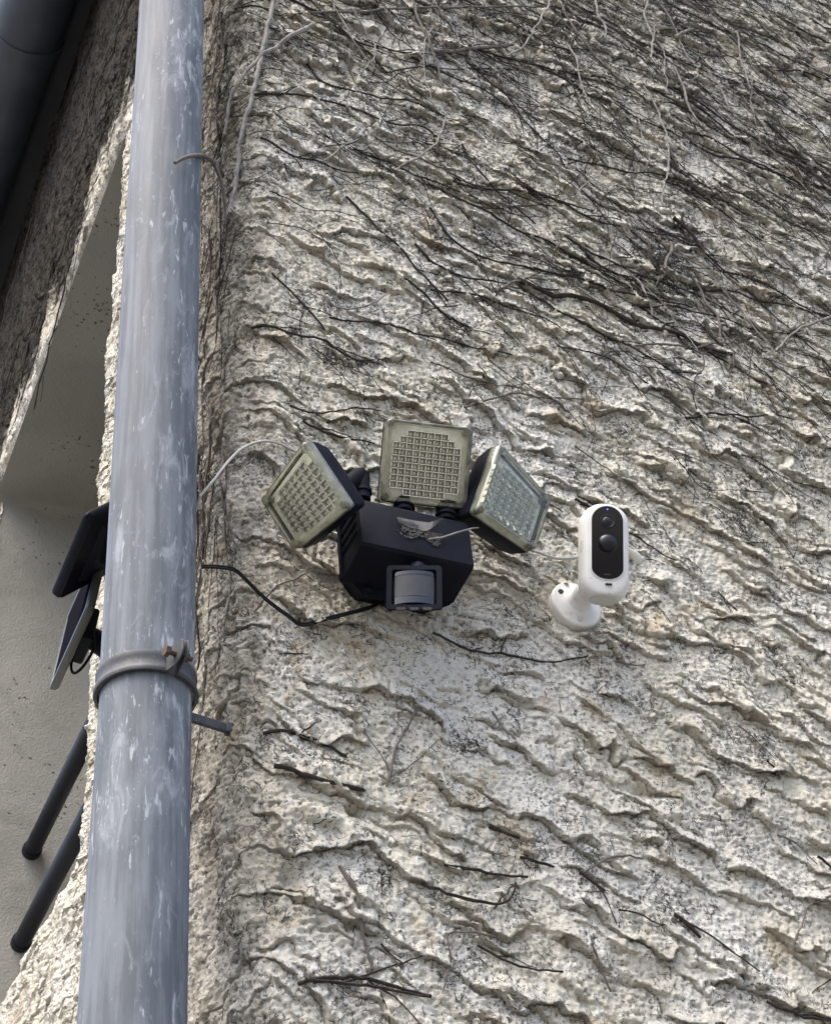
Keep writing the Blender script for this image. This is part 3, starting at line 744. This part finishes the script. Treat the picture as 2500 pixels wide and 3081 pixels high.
# ---------------------------------------------------------------- guard rails across the window
for z_, x_, lb in ((3.684, .191, 'round black guard rail across the window opening, the upper of the two beside the downpipe'),
                   (3.440, .184, 'round black guard rail across the window opening, the lower of the two beside the downpipe')):
    rail = thing('window_rail', (x_, 2.125, z_), lb, 'guard rail', 'guard rails across the window opening')
    MB().tube([(x_, .805, z_), (x_, 1.4, z_+.001), (x_, 2.12, z_)], .0205, 28).build('tube', M['frame'], rail, smooth=True)
    MB().tube([(x_, 2.112, z_), (x_, 2.132, z_)], .0235, 28).build('collar', M['frame'], rail, smooth=True, angle=30)

# ---------------------------------------------------------------- cables
def wall_pts(pxs, lift, n=6):
    P3 = [on_plane(x, y, 1, 0) for x, y in pxs]
    P3 = spline(P3, n); hs = hgt([p.x for p in P3], [p.z for p in P3])
    k = np.convolve(np.pad(hs, 8, mode='edge'), np.ones(17)/17, mode='valid')
    return [(p.x, -float(c_)-lift, p.z) for p, c_ in zip(P3, k)]
def cable(name, pts, r, mat, label, strands=1):
    b = MB()
    for s_ in range(strands):
        o_ = Vector((0, 0, (s_-(strands-1)/2)*r*2.05)); b.tube([Vector(p)+o_ for p in pts], r, 8)
    return tag(b.build(name, mat, None, smooth=True), label, 'cable')
cable('white_cable', [(-.06, .06, 2.93)]+[Vector(p) for p in wall_pts([(600, 1500), (640, 1455), (680, 1405), (720, 1368), (770, 1349), (820, 1352), (870, 1371), (940, 1400)], .006)], .0019, M['wcable'], 'thin white cable curving from the downpipe to the left lamp head')
cable('white_cable', [(.262, -.030, 2.935)]+[Vector(p) for p in wall_pts([(1395, 1590), (1425, 1612), (1480, 1637), (1540, 1662), (1600, 1682), (1660, 1697), (1720, 1692), (1780, 1678)], .007)]+[tuple(cp(.0, -.02, -.03))], .0018, M['wcable'], 'thin white cable sagging from the floodlight to the security camera')
cable('black_cable', [Vector(p) for p in wall_pts([(600, 1718), (650, 1722), (700, 1730), (745, 1765), (800, 1810), (860, 1855), (905, 1884), (960, 1876), (1040, 1857), (1100, 1842), (1140, 1820)], .009)]+[sp(-.028, -.012, -.030)], .0015, M['bcable'], 'black twin cable looping from the motion sensor to behind the downpipe', 2)

# ---------------------------------------------------------------- dead creeper: cut stems, twigs and rootlets left on the wall
VR = random.Random(11)
def smooth(a, k):
    k = int(k) | 1
    return np.convolve(np.pad(a, k//2, mode='edge'), np.ones(k)/k, mode='valid')
def fix_fl(u, v):                                    # keep clear of the floodlight housing and the lamp heads
    return (.0 < u < .42) & (2.80 < v < 3.12)
def stem_mesh(b, uv, r0, r1, lift=.0, lift2=None, n=6, knots=True):
    uv = [Vector((p[0], p[1], 0)) for p in uv]
    uv = spline(uv, 6) if len(uv) < 14 else uv
    L = [0.]
    for i in range(1, len(uv)): L.append(L[-1]+(uv[i]-uv[i-1]).length)
    m_ = max(6, int(L[-1]/.009)); tt = np.linspace(0, L[-1], m_)
    uu = np.interp(tt, L, [p.x for p in uv]); vv = np.interp(tt, L, [p.y for p in uv])
    wob = .0016
    uu = uu+wob*np.sin(tt*95+VR.random()*9)*.6+np.array([VR.gauss(0, .0006) for _ in tt]); vv = vv+wob*np.sin(tt*61+VR.random()*9)+np.array([VR.gauss(0, .0008) for _ in tt])
    h = hgt(uu, vv); mx = np.max([np.roll(np.pad(h, 2, mode='edge'), k)[2:-2] for k in (-1, 0, 1)], axis=0); hm = smooth(mx, 7)+.0006
    t01 = tt/max(L[-1], 1e-6)
    lf = lift+(0 if lift2 is None else (lift2-lift)*t01)
    rad_ = r0+(r1-r0)*t01
    P_ = place(uu, vv, hm+lf+rad_*.35)
    rl = [float(x)*(1+VR.uniform(-.14, .14)+(.35 if knots and VR.random() < .07 else 0)) for x in rad_]
    b.tube([Vector(p) for p in P_], rl, n)
    return uu, vv, hm+lf
ROOT_SEEDS = []
def grow(name, uv, r, mat, label, group=None, lift=0., lift2=None, twigs=0, tip=.55, wide=.06):
    b = MB(); uu, vv, hh_ = stem_mesh(b, uv, r, r*tip, lift, lift2)
    for k in range(twigs):
        i = VR.randrange(1, len(uu)-1); du, dv = uu[i]-uu[i-1], vv[i]-vv[i-1]; l = math.hypot(du, dv)+1e-9
        an = math.atan2(dv, du)+VR.choice((-1, 1))*R(VR.uniform(15, 55)); ln_ = wide*VR.uniform(.4, 1.8)
        pts_ = [(uu[i], vv[i])]
        for q_ in range(4):
            an += VR.gauss(0, .16); pts_.append((pts_[-1][0]+ln_/4*math.cos(an), pts_[-1][1]+ln_/4*math.sin(an)))
        stem_mesh(b, pts_, r*.55, r*.3, float(hh_[i]-hgt(uu[i], vv[i])[0]) if lift > .004 else 0., None, 5)
    for i in range(0, len(uu), 2):
        if lift < .006: ROOT_SEEDS.append((float(uu[i]), float(vv[i])))
    return tag(b.build(name, M[mat], None, smooth=True), label, 'creeper stem', group)
def uvp(p):
    q_ = on_plane(p[0], p[1], 1, -.004); return (q_.x, q_.z)
def Z2(*p): return [(800+x*.5184, y*.5184) for x, y in p]
def Z3(*p): return [(1600+x*.5184, y*.5184) for x, y in p]
def Z8(*p): return [(800+x*.979, 2000+y*.979) for x, y in p]
def Z5(*p): return [(750+x*.576, 1150+y*.576) for x, y in p]
def Z1(*p): return [(x*.5184, y*.5184) for x, y in p]
D, Md, Pl = 'stem_dark', 'stem_mid', 'stem_pale'
TR = [
 # label, material, radius in mm, lift mm, twigs, points
 ('thickest dark branch with stubs, running down right below the root clump', D, 5.2, 4, 3, Z3((-90, 1640), (0, 1690), (110, 1745), (200, 1735), (280, 1745), (400, 1790), (560, 1860), (680, 1910), (870, 1960), (1010, 2040), (1150, 2100))),
 ('short dark stub standing on the thickest dark branch, left one', D, 5.0, 6, 0, Z3((600, 1870), (585, 1845), (570, 1820))),
 ('short dark stub beside the thickest dark branch, right one', D, 4.4, 6, 0, Z3((985, 1880), (1000, 1930), (1030, 2000), (1080, 2050))),
 ('thick dark broken branch at the right of the root clump', D, 5.0, 6, 2, Z3((800, 1290), (845, 1330), (880, 1355), (930, 1420), (965, 1470), (985, 1520))),
 ('tiny dark fork on top of the thick broken branch', D, 3.0, 8, 0, Z3((850, 1280), (845, 1310), (840, 1345))),
 ('dark twisted stub on the left side of the root clump', D, 4.4, 5, 1, Z3((680, 1430), (672, 1480), (690, 1560), (720, 1590))),
 ('grey twisted stub in the middle of the root clump', Md, 4.2, 6, 1, Z3((800, 1430), (795, 1480), (760, 1540), (745, 1590))),
 ('long straight brown stem crossing the upper right wall down to a cut end', Md, 3.0, 3, 2, Z3((160, 20), (230, 170), (330, 300), (500, 470), (680, 620), (830, 740), (960, 850), (1090, 970), (1230, 1080))),
 ('long pale stem hanging straight down the upper right wall', Pl, 2.0, 14, 0, Z3((630, 530), (700, 640), (740, 760), (770, 900), (765, 1040), (740, 1130), (735, 1220))),
 ('pale stem hanging beside the long pale one, left of its neighbour', Pl, 2.6, 10, 0, Z3((800, 420), (860, 540), (910, 660), (980, 750))),
 ('pale stem slanting down right of two short pale stems', Pl, 2.2, 10, 0, Z3((990, 410), (1080, 520), (1140, 650))),
 ('pale stem hanging near the right end of the top tangle', Pl, 2.0, 12, 0, Z3((1170, 220), (1185, 340), (1220, 450), (1240, 550))),
 ('pale kinked stem hanging from the top edge into the dark tangle', Pl, 2.6, 18, 0, Z3((665, -20), (640, 120), (680, 250), (665, 380))),
 ('pale forked stem sweeping down left from the top edge', Pl, 2.6, 18, 0, Z3((115, -10), (70, 80), (10, 180), (-60, 290), (-150, 350))),
 ('pale stem hanging straight from the top edge left of the dark tangle', Pl, 2.4, 18, 0, Z3((355, -10), (365, 110), (405, 200), (400, 265))),
 ('pale thin stem hanging below the top edge with a bent foot', Pl, 1.8, 12, 1, Z3((180, 270), (240, 400), (270, 510), (310, 620))),
 ('short thick pale stick lying across the dark tangle at the top', Pl, 3.4, 16, 0, Z3((810, 250), (850, 225), (900, 205))),
 ('pale curl at the right of the top tangle', Pl, 2.0, 14, 0, Z3((690, 250), (695, 190), (735, 150))),
 ('pale zigzag twig below the top tangle', Pl, 1.8, 10, 0, Z3((950, 390), (955, 410), (935, 435), (945, 465), (900, 500))),
 ('long dark stem passing under the root clump towards the right edge', D, 2.6, 2, 4, Z3((0, 1570), (200, 1610), (400, 1670), (560, 1720), (720, 1750), (940, 1780))),
 ('dark wavy stem running from the root clump to the right edge', D, 2.4, 2, 3, Z3((940, 1680), (1100, 1690), (1300, 1730), (1500, 1770), (1760, 1835))),
 ('dark stem arching into the root clump from the left', D, 2.4, 2, 3, Z3((-80, 1110), (0, 1130), (160, 1180), (300, 1260), (480, 1310), (640, 1340), (830, 1380))),
 ('dark stem running level across the wall above the root clump', D, 2.2, 2, 3, Z3((200, 930), (360, 950), (540, 990), (700, 1010), (860, 1050), (1000, 1090))),
 ('short thick dark stub above the root clump', D, 4.0, 6, 0, Z3((785, 905), (800, 950), (812, 990), (835, 1035))),
 ('long greyish stem dropping past the right side of the root clump', Md, 2.2, 5, 2, Z3((830, 1030), (930, 1090), (1040, 1180), (1130, 1310), (1180, 1420))),
 ('dark stem sloping to a rusty cut end at the right', D, 2.2, 2, 3, Z3((870, 770), (980, 800), (1100, 850), (1250, 930), (1380, 1000), (1490, 1080), (1520, 1090))),
 ('dark stem leaving the photo at the right edge halfway up the tangle', D, 2.2, 2, 2, Z3((1370, 860), (1500, 930), (1640, 1030), (1760, 1110))),
 ('thin brown stem in the upper right corner pointing down right', Md, 1.9, 3, 2, Z3((1390, 640), (1470, 770), (1560, 870), (1660, 980))),
 ('long pale stem running from the root clump down to the right', Pl, 2.0, 9, 1, Z3((800, 1470), (970, 1560), (1080, 1680), (1200, 1800), (1290, 1930), (1390, 2060))),
 ('pale short stem left of the root clump with a dark cut end', Pl, 2.0, 9, 0, Z3((600, 1630), (650, 1720), (690, 1840))),
 ('pale arched twig at the right edge below the root clump', Pl, 2.4, 9, 1, Z3((1760, 1840), (1600, 1890), (1480, 1960), (1400, 2060))),
 ('grey thick stem curving down below the root clump', Md, 3.0, 8, 1, Z3((880, 1600), (960, 1690), (1010, 1790), (1060, 1870), (1075, 1990))),
 ('thick dark bundle of stems in the top left of the front wall', D, 3.6, 3, 3, Z2((100, -20), (170, 20), (330, 110), (450, 210), (560, 290), (690, 400))),
 ('dark stem beside the thick bundle near the top left', D, 2.4, 3, 2, Z2((230, -10), (330, 100), (410, 200), (520, 250), (660, 280))),
 ('dark stem branching near the corner in the upper left of the front wall', D, 2.4, 2, 3, Z2((240, 370), (330, 470), (460, 520), (600, 550), (760, 600), (1040, 690))),
 ('long dark stem crossing the upper middle of the front wall', D, 2.6, 2, 4, Z2((-80, 540), (0, 545), (200, 560), (380, 600), (560, 660), (750, 740), (900, 740), (1000, 800))),
 ('pale wispy stem hanging from the top left edge', Pl, 1.8, 12, 0, Z2((480, 80), (560, 180), (600, 240), (630, 280), (605, 370), (540, 450))),
 ('long grey stem hanging down from the top middle', Md, 3.0, 12, 2, Z2((830, 20), (870, 150), (920, 260), (970, 380), (1020, 520))),
 ('dark stem in the upper middle with a steep lower half', D, 2.2, 2, 3, Z2((850, 330), (1000, 420), (1130, 480), (1290, 540), (1420, 620), (1580, 780))),
 ('dark stem with a hooked start in the upper middle of the wall', D, 2.2, 2, 3, Z2((1140, 840), (1180, 940), (1260, 1040), (1390, 1170), (1560, 1300))),
 ('dark stem starting at a cut knob and joining the thickest branch', D, 2.4, 2, 2, Z2((860, 1420), (960, 1530), (1100, 1600), (1240, 1640), (1400, 1660))),
 ('long dark stem descending steeply above the centre lamp head', D, 2.6, 2, 3, Z2((470, 1130), (570, 1250), (680, 1380), (790, 1480), (880, 1580), (1000, 1700), (1050, 1760))),
 ('dark stem running from a knob towards the root clump', D, 2.6, 3, 3, Z2((950, 1220), (980, 1260), (1040, 1360), (1160, 1460), (1300, 1520), (1500, 1560), (1736, 1610))),
 ('thin dark stem running down right just under the thickest branch', D, 1.9, 2, 2, Z2((950, 1690), (1100, 1710), (1250, 1750), (1400, 1800), (1560, 1870), (1760, 1970))),
 ('dark stem starting at the corner and bending down right', D, 2.4, 2, 3, Z2((-100, 1880), (0, 1890), (180, 1950), (340, 1980), (450, 2060), (600, 2110))),
 ('long thin dark stem level above the floodlight', D, 1.9, 2, 3, Z2((370, 1850), (560, 1870), (720, 1900), (870, 1950), (1050, 1990), (1200, 2030), (1420, 2080))),
 ('short dark stem with a thick lower end above the floodlight', D, 2.6, 2, 1, Z2((780, 1640), (880, 1700), (980, 1790), (1060, 1870))),
 ('dark stem running level across the middle of the upper wall', D, 2.4, 3, 2, Z2((1075, 1085), (1250, 1110), (1450, 1120), (1600, 1150), (1740, 1190), (1900, 1230))),
 ('pale stem crossing the dark ones, pointing down left in the middle', Pl, 1.8, 10, 0, Z2((1045, 670), (1000, 800), (950, 880), (740, 1010))),
 ('pale short stem near the corner, pointing down left', Pl, 2.0, 9, 0, Z2((530, 820), (430, 880), (340, 950))),
 ('dark stem from the corner with a forked end', D, 2.2, 2, 2, Z2((-40, 780), (0, 800), (160, 900), (280, 930), (400, 980), (540, 1000))),
 ('dark stem near the corner running steeply to the thin level one', D, 2.0, 2, 2, Z2((30, 1590), (170, 1720), (280, 1850), (350, 1920))),
 ('pale curl like a hook near the corner', Pl, 1.6, 7, 0, Z2((370, 1760), (420, 1800), (510, 1810), (620, 1770), (700, 1710))),
 ('long grey branch running level just under the top edge', Md, 2.8, 8, 2, Z2((250, 100), (520, 95), (830, 70), (1060, 70), (1320, 60), (1640, 50))),
 ('thick grey branch with a cut end below the top edge', Md, 4.4, 8, 1, Z2((980, 330), (1130, 315), (1280, 290), (1430, 275))),
 ('thick pale stem arching over the corner towards the downpipe', Pl, 4.2, 16, 0, Z1((1800, 180), (1736, 220), (1600, 290), (1500, 350), (1400, 440), (1310, 520), (1270, 650))),
 ('thick pale stem running down the corner to a cut end', Pl, 4.6, 12, 1, Z1((1590, -20), (1560, 120), (1530, 250), (1490, 420), (1450, 600), (1390, 750), (1350, 930), (1310, 1140))),
 ('thin brown stem bent like an arch right of the floodlight top', Md, 2.2, 4, 1, Z5((1120, 150), (1250, 100), (1380, 70), (1500, 90), (1736, 95))),
 ('dark stem ending behind the left side of the centre lamp head', D, 2.2, 3, 1, Z5((270, 220), (350, 265), (450, 300), (560, 320), (650, 330))),
 ('thin dark stem sagging above the left lamp head', D, 1.7, 3, 0, Z5((200, 140), (270, 170), (350, 180), (440, 165), (560, 150), (690, 145))),
 ('thin brown stem below the left lamp head', Md, 1.5, 4, 1, Z5((0, 1150), (150, 1060), (280, 1000), (400, 945))),
 ('dark stem lying below the motion sensor and the camera mount', D, 2.0, 2, 2, [(1303, 1908), (1400, 1950), (1512, 1973), (1627, 1994), (1770, 1980)]),
 ('thick dark stick on the lower left of the wall', D, 3.4, 4, 0, Z8((20, 320), (120, 350), (220, 380), (290, 405))),
 ('dark stem with rootlets at the corner under the clamp arm', D, 2.6, 2, 2, Z8((-20, 200), (90, 200), (170, 240), (250, 290))),
 ('grey stick standing upright on the lower left wall', Md, 3.0, 5, 0, Z8((215, 640), (250, 700), (280, 800), (300, 870), (325, 950))),
 ('thin dark stem, straight, in the middle of the lower wall', D, 2.0, 3, 0, Z8((540, 630), (650, 640), (800, 662))),
 ('dark stem hooked upwards at its right end on the lower wall', D, 2.4, 4, 1, Z8((470, 685), (540, 710), (640, 745), (700, 752), (735, 740), (752, 705), (755, 672))),
 ('dark pair of stems near the bottom left of the front wall', D, 2.8, 3, 2, Z8((95, 985), (130, 970), (200, 968), (330, 975), (430, 1005), (505, 1028))),
 ('dark stem close under the pair near the bottom left', D, 2.2, 3, 1, Z8((110, 975), (210, 985), (320, 990), (400, 1015), (490, 1030))),
 ('thin stem bending down on the lower middle wall', Md, 1.6, 4, 0, Z8((700, 850), (640, 830), (555, 828), (560, 900), (540, 1010))),
 ('dark stem in the lower middle ending level at the right', D, 1.7, 2, 1, Z8((650, 862), (720, 910), (800, 935), (905, 950))),
 ('grey short stick slanting on the lower middle wall', Md, 1.9, 4, 0, Z8((985, 870), (1020, 930), (1060, 1005))),
 ('short dark forked stick right of the lower middle', D, 2.4, 4, 1, Z8((960, 645), (1000, 672), (1035, 697))),
 ('thin brown arched twig right of the lower middle', Md, 1.6, 4, 0, Z8((970, 640), (1030, 610), (1080, 600), (1155, 598))),
 ('short black stick below the long straight one', D, 2.4, 3, 0, Z8((690, 500), (775, 530))),
 ('short dark stick lying in a groove of the lower wall', D, 2.2, 3, 0, Z8((775, 592), (885, 625))),
 ('short dark stick lying right of centre in the lower wall', D, 3.0, 3, 1, Z8((1250, 770), (1290, 800), (1335, 840))),
 ('short pale stick left of the lower middle', Pl, 1.8, 5, 0, Z8((690, 150), (720, 200), (760, 245))),
 ('greyish fuzzy stem standing upright under the floodlight', Md, 2.0, 4, 3, Z8((370, 370), (400, 270), (430, 190), (480, 130))),
 ('dark stem in the bottom right corner', D, 2.2, 3, 1, Z8((1530, 1045), (1640, 1080), (1760, 1105))),
 ('short dark stick at the right edge of the lower wall', D, 2.0, 4, 0, Z8((1680, 600), (1710, 625), (1760, 655))),
 ('thin grey twig bent at the right edge near the bottom', Md, 1.6, 5, 0, Z8((1760, 715), (1660, 745), (1640, 800), (1600, 890))),
]
for lb, mt, r_, lf, tw, pts_ in TR:
    grow('creeper_stem', [uvp(p) for p in pts_], r_*(.00098 if mt == Pl else .00086), mt, 'dead creeper: '+lb if len(lb.split()) < 15 else lb, None, lf*.0006, None, tw, .62 if len(pts_) > 4 else .8)
# twig reaching across the downpipe
b = MB(); tq = [(-.012, .042, 3.700), (-.018, .03, 3.690), (-.0384, 0, 3.667), (-.061, -.03, 3.636), (-.0815, -.055, 3.599), (-.1039, -.072, 3.563), (-.1208, -.0755, 3.538)]
b.tube(spline(tq, 6), [.0044-.00005*i for i in range(37)], 8); b.tube(spline([(-.0384, 0, 3.667), (-.030, .004, 3.650), (-.022, .010, 3.630), (-.014, .022, 3.600), (-.010, .03, 3.57)], 5), [.0038-.00009*i for i in range(21)], 7)
tag(b.build('creeper_stem', M['stem_mid'], None, smooth=True), 'dead creeper twig hooked over the front of the downpipe near the top', 'creeper stem')
b = MB(); b.tube([fpx(1290, 1622, .003), fpx(1330, 1617, .004), fpx(1376, 1602, .004), fpx(1420, 1590, .005), fpx(1440, 1588, .005)], [.0009, .0011, .0012, .0011, .0009], 6)
tag(b.build('creeper_stem', M['stem_pale'], None, smooth=True), 'pale twig fallen across the front of the floodlight housing', 'creeper stem')

def walk(u, v, an, ln, n=7, turn=.10, pull=None):
    p = [(u, v)]
    for k in range(n):
        an += VR.gauss(0, turn)
        if pull is not None: an += (pull-an)*.12
        p.append((p[-1][0]+ln/n*math.cos(an), p[-1][1]+ln/n*math.sin(an)))
    return p
# upper front wall: tangle
cnt = 0
while cnt < 118:
    v = VR.uniform(2.9, 5.1); u = VR.uniform(-.02, 1.45)
    if VR.random() > min(1, max(.02, (v-3.05+.55*(u-.35))/1.5)): continue
    if u > .25+(v-2.4)*.50: continue
    an = R(VR.gauss(-22, 19) if VR.random() < .75 else VR.gauss(-15, 55)); ln = VR.uniform(.12, .48)*(1 if v > 3.4 else .6)
    pts_ = walk(u, v, an, ln, 8, .17, pull=an)
    if any(fix_fl(*p) for p in pts_): continue
    grow('creeper_stem', pts_, VR.uniform(.0012, .0025), VR.choice((D, D, Md)), 'thin dark dead creeper stem lying flat in the tangle on the upper front wall', 'dark creeper stems in the upper tangle', .001, None, VR.randint(3, 8)); cnt += 1
cnt = 0
while cnt < 22:
    v = VR.uniform(3.6, 5.1); u = VR.uniform(0, 1.4)
    if u > .25+(v-2.4)*.50 or VR.random() > (v-3.4)/1.2: continue
    an = R(VR.gauss(-75, 32)); pts_ = walk(u, v, an, VR.uniform(.06, .26), 5, .16)
    grow('creeper_stem', pts_, VR.uniform(.0009, .0016), Pl, 'pale loose dead creeper twig hanging over the tangle on the upper front wall', 'pale creeper twigs over the upper tangle', .006, .012, VR.randint(0, 1)); cnt += 1
cnt = 0
while cnt < 22:                                       # scraps on the lower wall
    v = VR.uniform(2.3, 3.3); u = VR.uniform(.03, .8); an = R(VR.gauss(-22, 22)); pts_ = walk(u, v, an, VR.uniform(.02, .07), 4, .2)
    if any(fix_fl(*p) for p in pts_) or math.hypot(u-.463, v-2.95) < .09: continue
    grow('creeper_stem', pts_, VR.uniform(.0007, .0014), VR.choice((D, D, Md)), 'tiny dark scrap of dead creeper stuck to the lower front wall', 'creeper scraps on the lower front wall', .001, None, 1, .6, .015); cnt += 1
cnt = 0
while cnt < 42:                                       # side wall: upright stems between the pipe and the corner, and over the window
    k_ = VR.random()
    if k_ < .45: u, v = VR.uniform(-.26, -.02), VR.uniform(2.7, 4.2); an = R(VR.gauss(-95, 14)); ln = VR.uniform(.1, .4)
    else: u, v = VR.uniform(-2.6, -.7), VR.uniform(4.86, 5.9); an = R(VR.gauss(180, 40)); ln = VR.uniform(.15, .5)
    if k_ < .45 and VR.random() > (v-2.3)/1.6: continue
    grow('creeper_stem', walk(u, v, an, ln, 6, .15), VR.uniform(.0012, .0026), VR.choice((D, D, Md)), 'dark dead creeper stem on the shaded side wall behind the downpipe', 'creeper stems on the shaded side wall', .001, None, 3); cnt += 1

# the finest twigs, too many to count
b = MB(); cnt = 0
while cnt < 1450:
    v = VR.uniform(2.9, 5.3); u = VR.uniform(-.05, 1.95)
    if VR.random() > min(1, max(.05, (v-3.05+.55*(u-.35))/1.4)): continue
    if u > .48+(v-2.4)*.55: continue
    pts_ = walk(u, v, R(VR.gauss(-22, 30) if VR.random() < .7 else VR.gauss(-30, 75)), VR.uniform(.05, .24), 6, .26)
    if any(fix_fl(*p) for p in pts_): continue
    uu, vv, _h = stem_mesh(b, pts_, VR.uniform(.0006, .0012), .0005, VR.uniform(0, .006), None, 4, False); cnt += 1
    ROOT_SEEDS += [(float(x), float(y)) for x, y in zip(uu[::4], vv[::4])]
for k in range(160):
    if k % 2: u, v, an = VR.uniform(-.30, -.02), VR.uniform(3.0, 4.4), R(VR.gauss(-95, 16))
    else: u, v, an = VR.uniform(-2.6, -.6), VR.uniform(4.83, 6.1), R(VR.gauss(180, 45))
    stem_mesh(b, walk(u, v, an, VR.uniform(.06, .3), 6, .2), VR.uniform(.0006, .0013), .0005, VR.uniform(0, .004), None, 4, False)
tag(b.build('creeper_twigs', M['stem_dark'], None, smooth=True), 'mass of the finest dead creeper twigs lying between the thicker stems', 'creeper twigs', None, 'stuff')

# rootlets: countless curly hairs left on the render
rg = np.random.default_rng(5)
def strands(u, v, ln, r, name, label):
    n = len(u); k = 6; an = rg.uniform(0, 2*np.pi, n); cur = rg.normal(0, .55, n)
    U = np.zeros((n, k)); V = np.zeros((n, k)); U[:, 0] = u; V[:, 0] = v
    for i in range(1, k):
        an = an+cur+rg.normal(0, .45, n)
        U[:, i] = U[:, i-1]+np.cos(an)*ln/(k-1); V[:, i] = V[:, i-1]+np.sin(an)*ln/(k-1)
    hh = hgt(U.ravel(), V.ravel()).reshape(n, k)
    hh = np.maximum(hh, hh.mean(1)[:, None])+(rg.uniform(0, 1, n)**2*.006)[:, None]*np.linspace(.1, 1, k)[None]**1.5+r[:, None]*.5
    Pc = place(U, V, hh)
    T = np.gradient(Pc, axis=1); T /= np.linalg.norm(T, axis=2, keepdims=True)+1e-12
    ref = np.array([.31, -.83, .46]); A = np.cross(T, ref); A /= np.linalg.norm(A, axis=2, keepdims=True)+1e-12; B = np.cross(T, A)
    tap = np.linspace(1, .45, k)[None, :, None]
    ringv = [Pc+(A*math.cos(a)+B*math.sin(a))*r[:, None, None]*tap for a in (0, 2.094, 4.189)]
    verts = np.stack(ringv, 2).reshape(-1, 3)
    base = (np.arange(n)*k*3)[:, None, None]; i = np.arange(k-1)[None, :, None]*3; j = np.arange(3)[None, None, :]; j2 = (j+1) % 3
    q_ = np.stack([base+i+j, base+i+j2, base+i+3+j2, base+i+3+j], -1).reshape(-1, 4)
    me = bpy.data.meshes.new(name); me.vertices.add(len(verts)); me.vertices.foreach_set('co', verts.ravel())
    me.loops.add(q_.size); me.loops.foreach_set('vertex_index', q_.ravel().astype(np.int32))
    me.polygons.add(len(q_)); me.polygons.foreach_set('loop_start', np.arange(0, q_.size, 4, dtype=np.int32))
    me.update(calc_edges=True); me.materials.append(M['root'])
    o = bpy.data.objects.new(name, me); col.objects.link(o); return tag(o, label, 'rootlets', None, 'stuff')
seeds = np.array(ROOT_SEEDS); pick = seeds[rg.integers(0, len(seeds), 20000)]+rg.normal(0, .010, (20000, 2))
cu_, cv_ = rg.uniform(-.1, 1.8, 11000), rg.uniform(2.2, 5.2, 11000)
kp = (rg.uniform(0, 1, 11000) < np.clip((cv_-1.7+.3*cu_)/2.2, .25, 1)) & (cu_ < .5+(cv_-2.3)*.55)
cu_, cv_ = cu_[kp], cv_[kp]; nb = rg.integers(1, 14, len(cu_)); cl_ = np.stack([np.repeat(cu_, nb), np.repeat(cv_, nb)], 1); cl_ = cl_+rg.normal(0, .009, cl_.shape)
sd_ = np.stack([rg.uniform(-2.6, -.05, 5000), rg.uniform(2.3, 6.1, 5000)], 1)
sd_ = sd_[((sd_[:, 1] > 4.82) | (sd_[:, 0] > -.78)) & ~((sd_[:, 1] < 3.0) & (sd_[:, 0] < -.3) & (rg.uniform(0, 1, 5000) < .5))]
pads = [(.771, 3.755, .030, .035, 700), (.722, 3.672, .030, .018, 300), (.82, 3.70, .03, .02, 200), (.44, 3.67, .035, .015, 260), (.64, 2.405, .050, .012, 60), (.279, 2.68, .014, .010, 80), (.55, 4.35, .06, .03, 300), (.95, 4.6, .08, .05, 400), (.2, 4.5, .08, .06, 350), (.60, 3.30, .02, .016, 110), (.78, 3.15, .02, .02, 110), (.33, 3.42, .02, .012, 120), (.15, 3.30, .025, .012, 140), (.72, 2.75, .015, .02, 80), (.16, 2.49, .01, .012, 60)]
pd = np.concatenate([np.stack([rg.normal(a, c_, n_k), rg.normal(b_, d_, n_k)], 1) for a, b_, c_, d_, n_k in pads])
al = np.concatenate([pick, cl_, sd_, pd]); al = al[~((np.hypot(al[:, 0]-.463, al[:, 1]-2.93) < .048) | ((np.abs(al[:, 0]-.198) < .085) & (np.abs(al[:, 1]-2.92) < .085)))]
strands(al[:, 0], al[:, 1], rg.uniform(.004, .020, len(al)), rg.uniform(.00024, .00060, len(al)), 'rootlets', 'countless short curly dark rootlets of dead creeper clinging all over the rough wall')
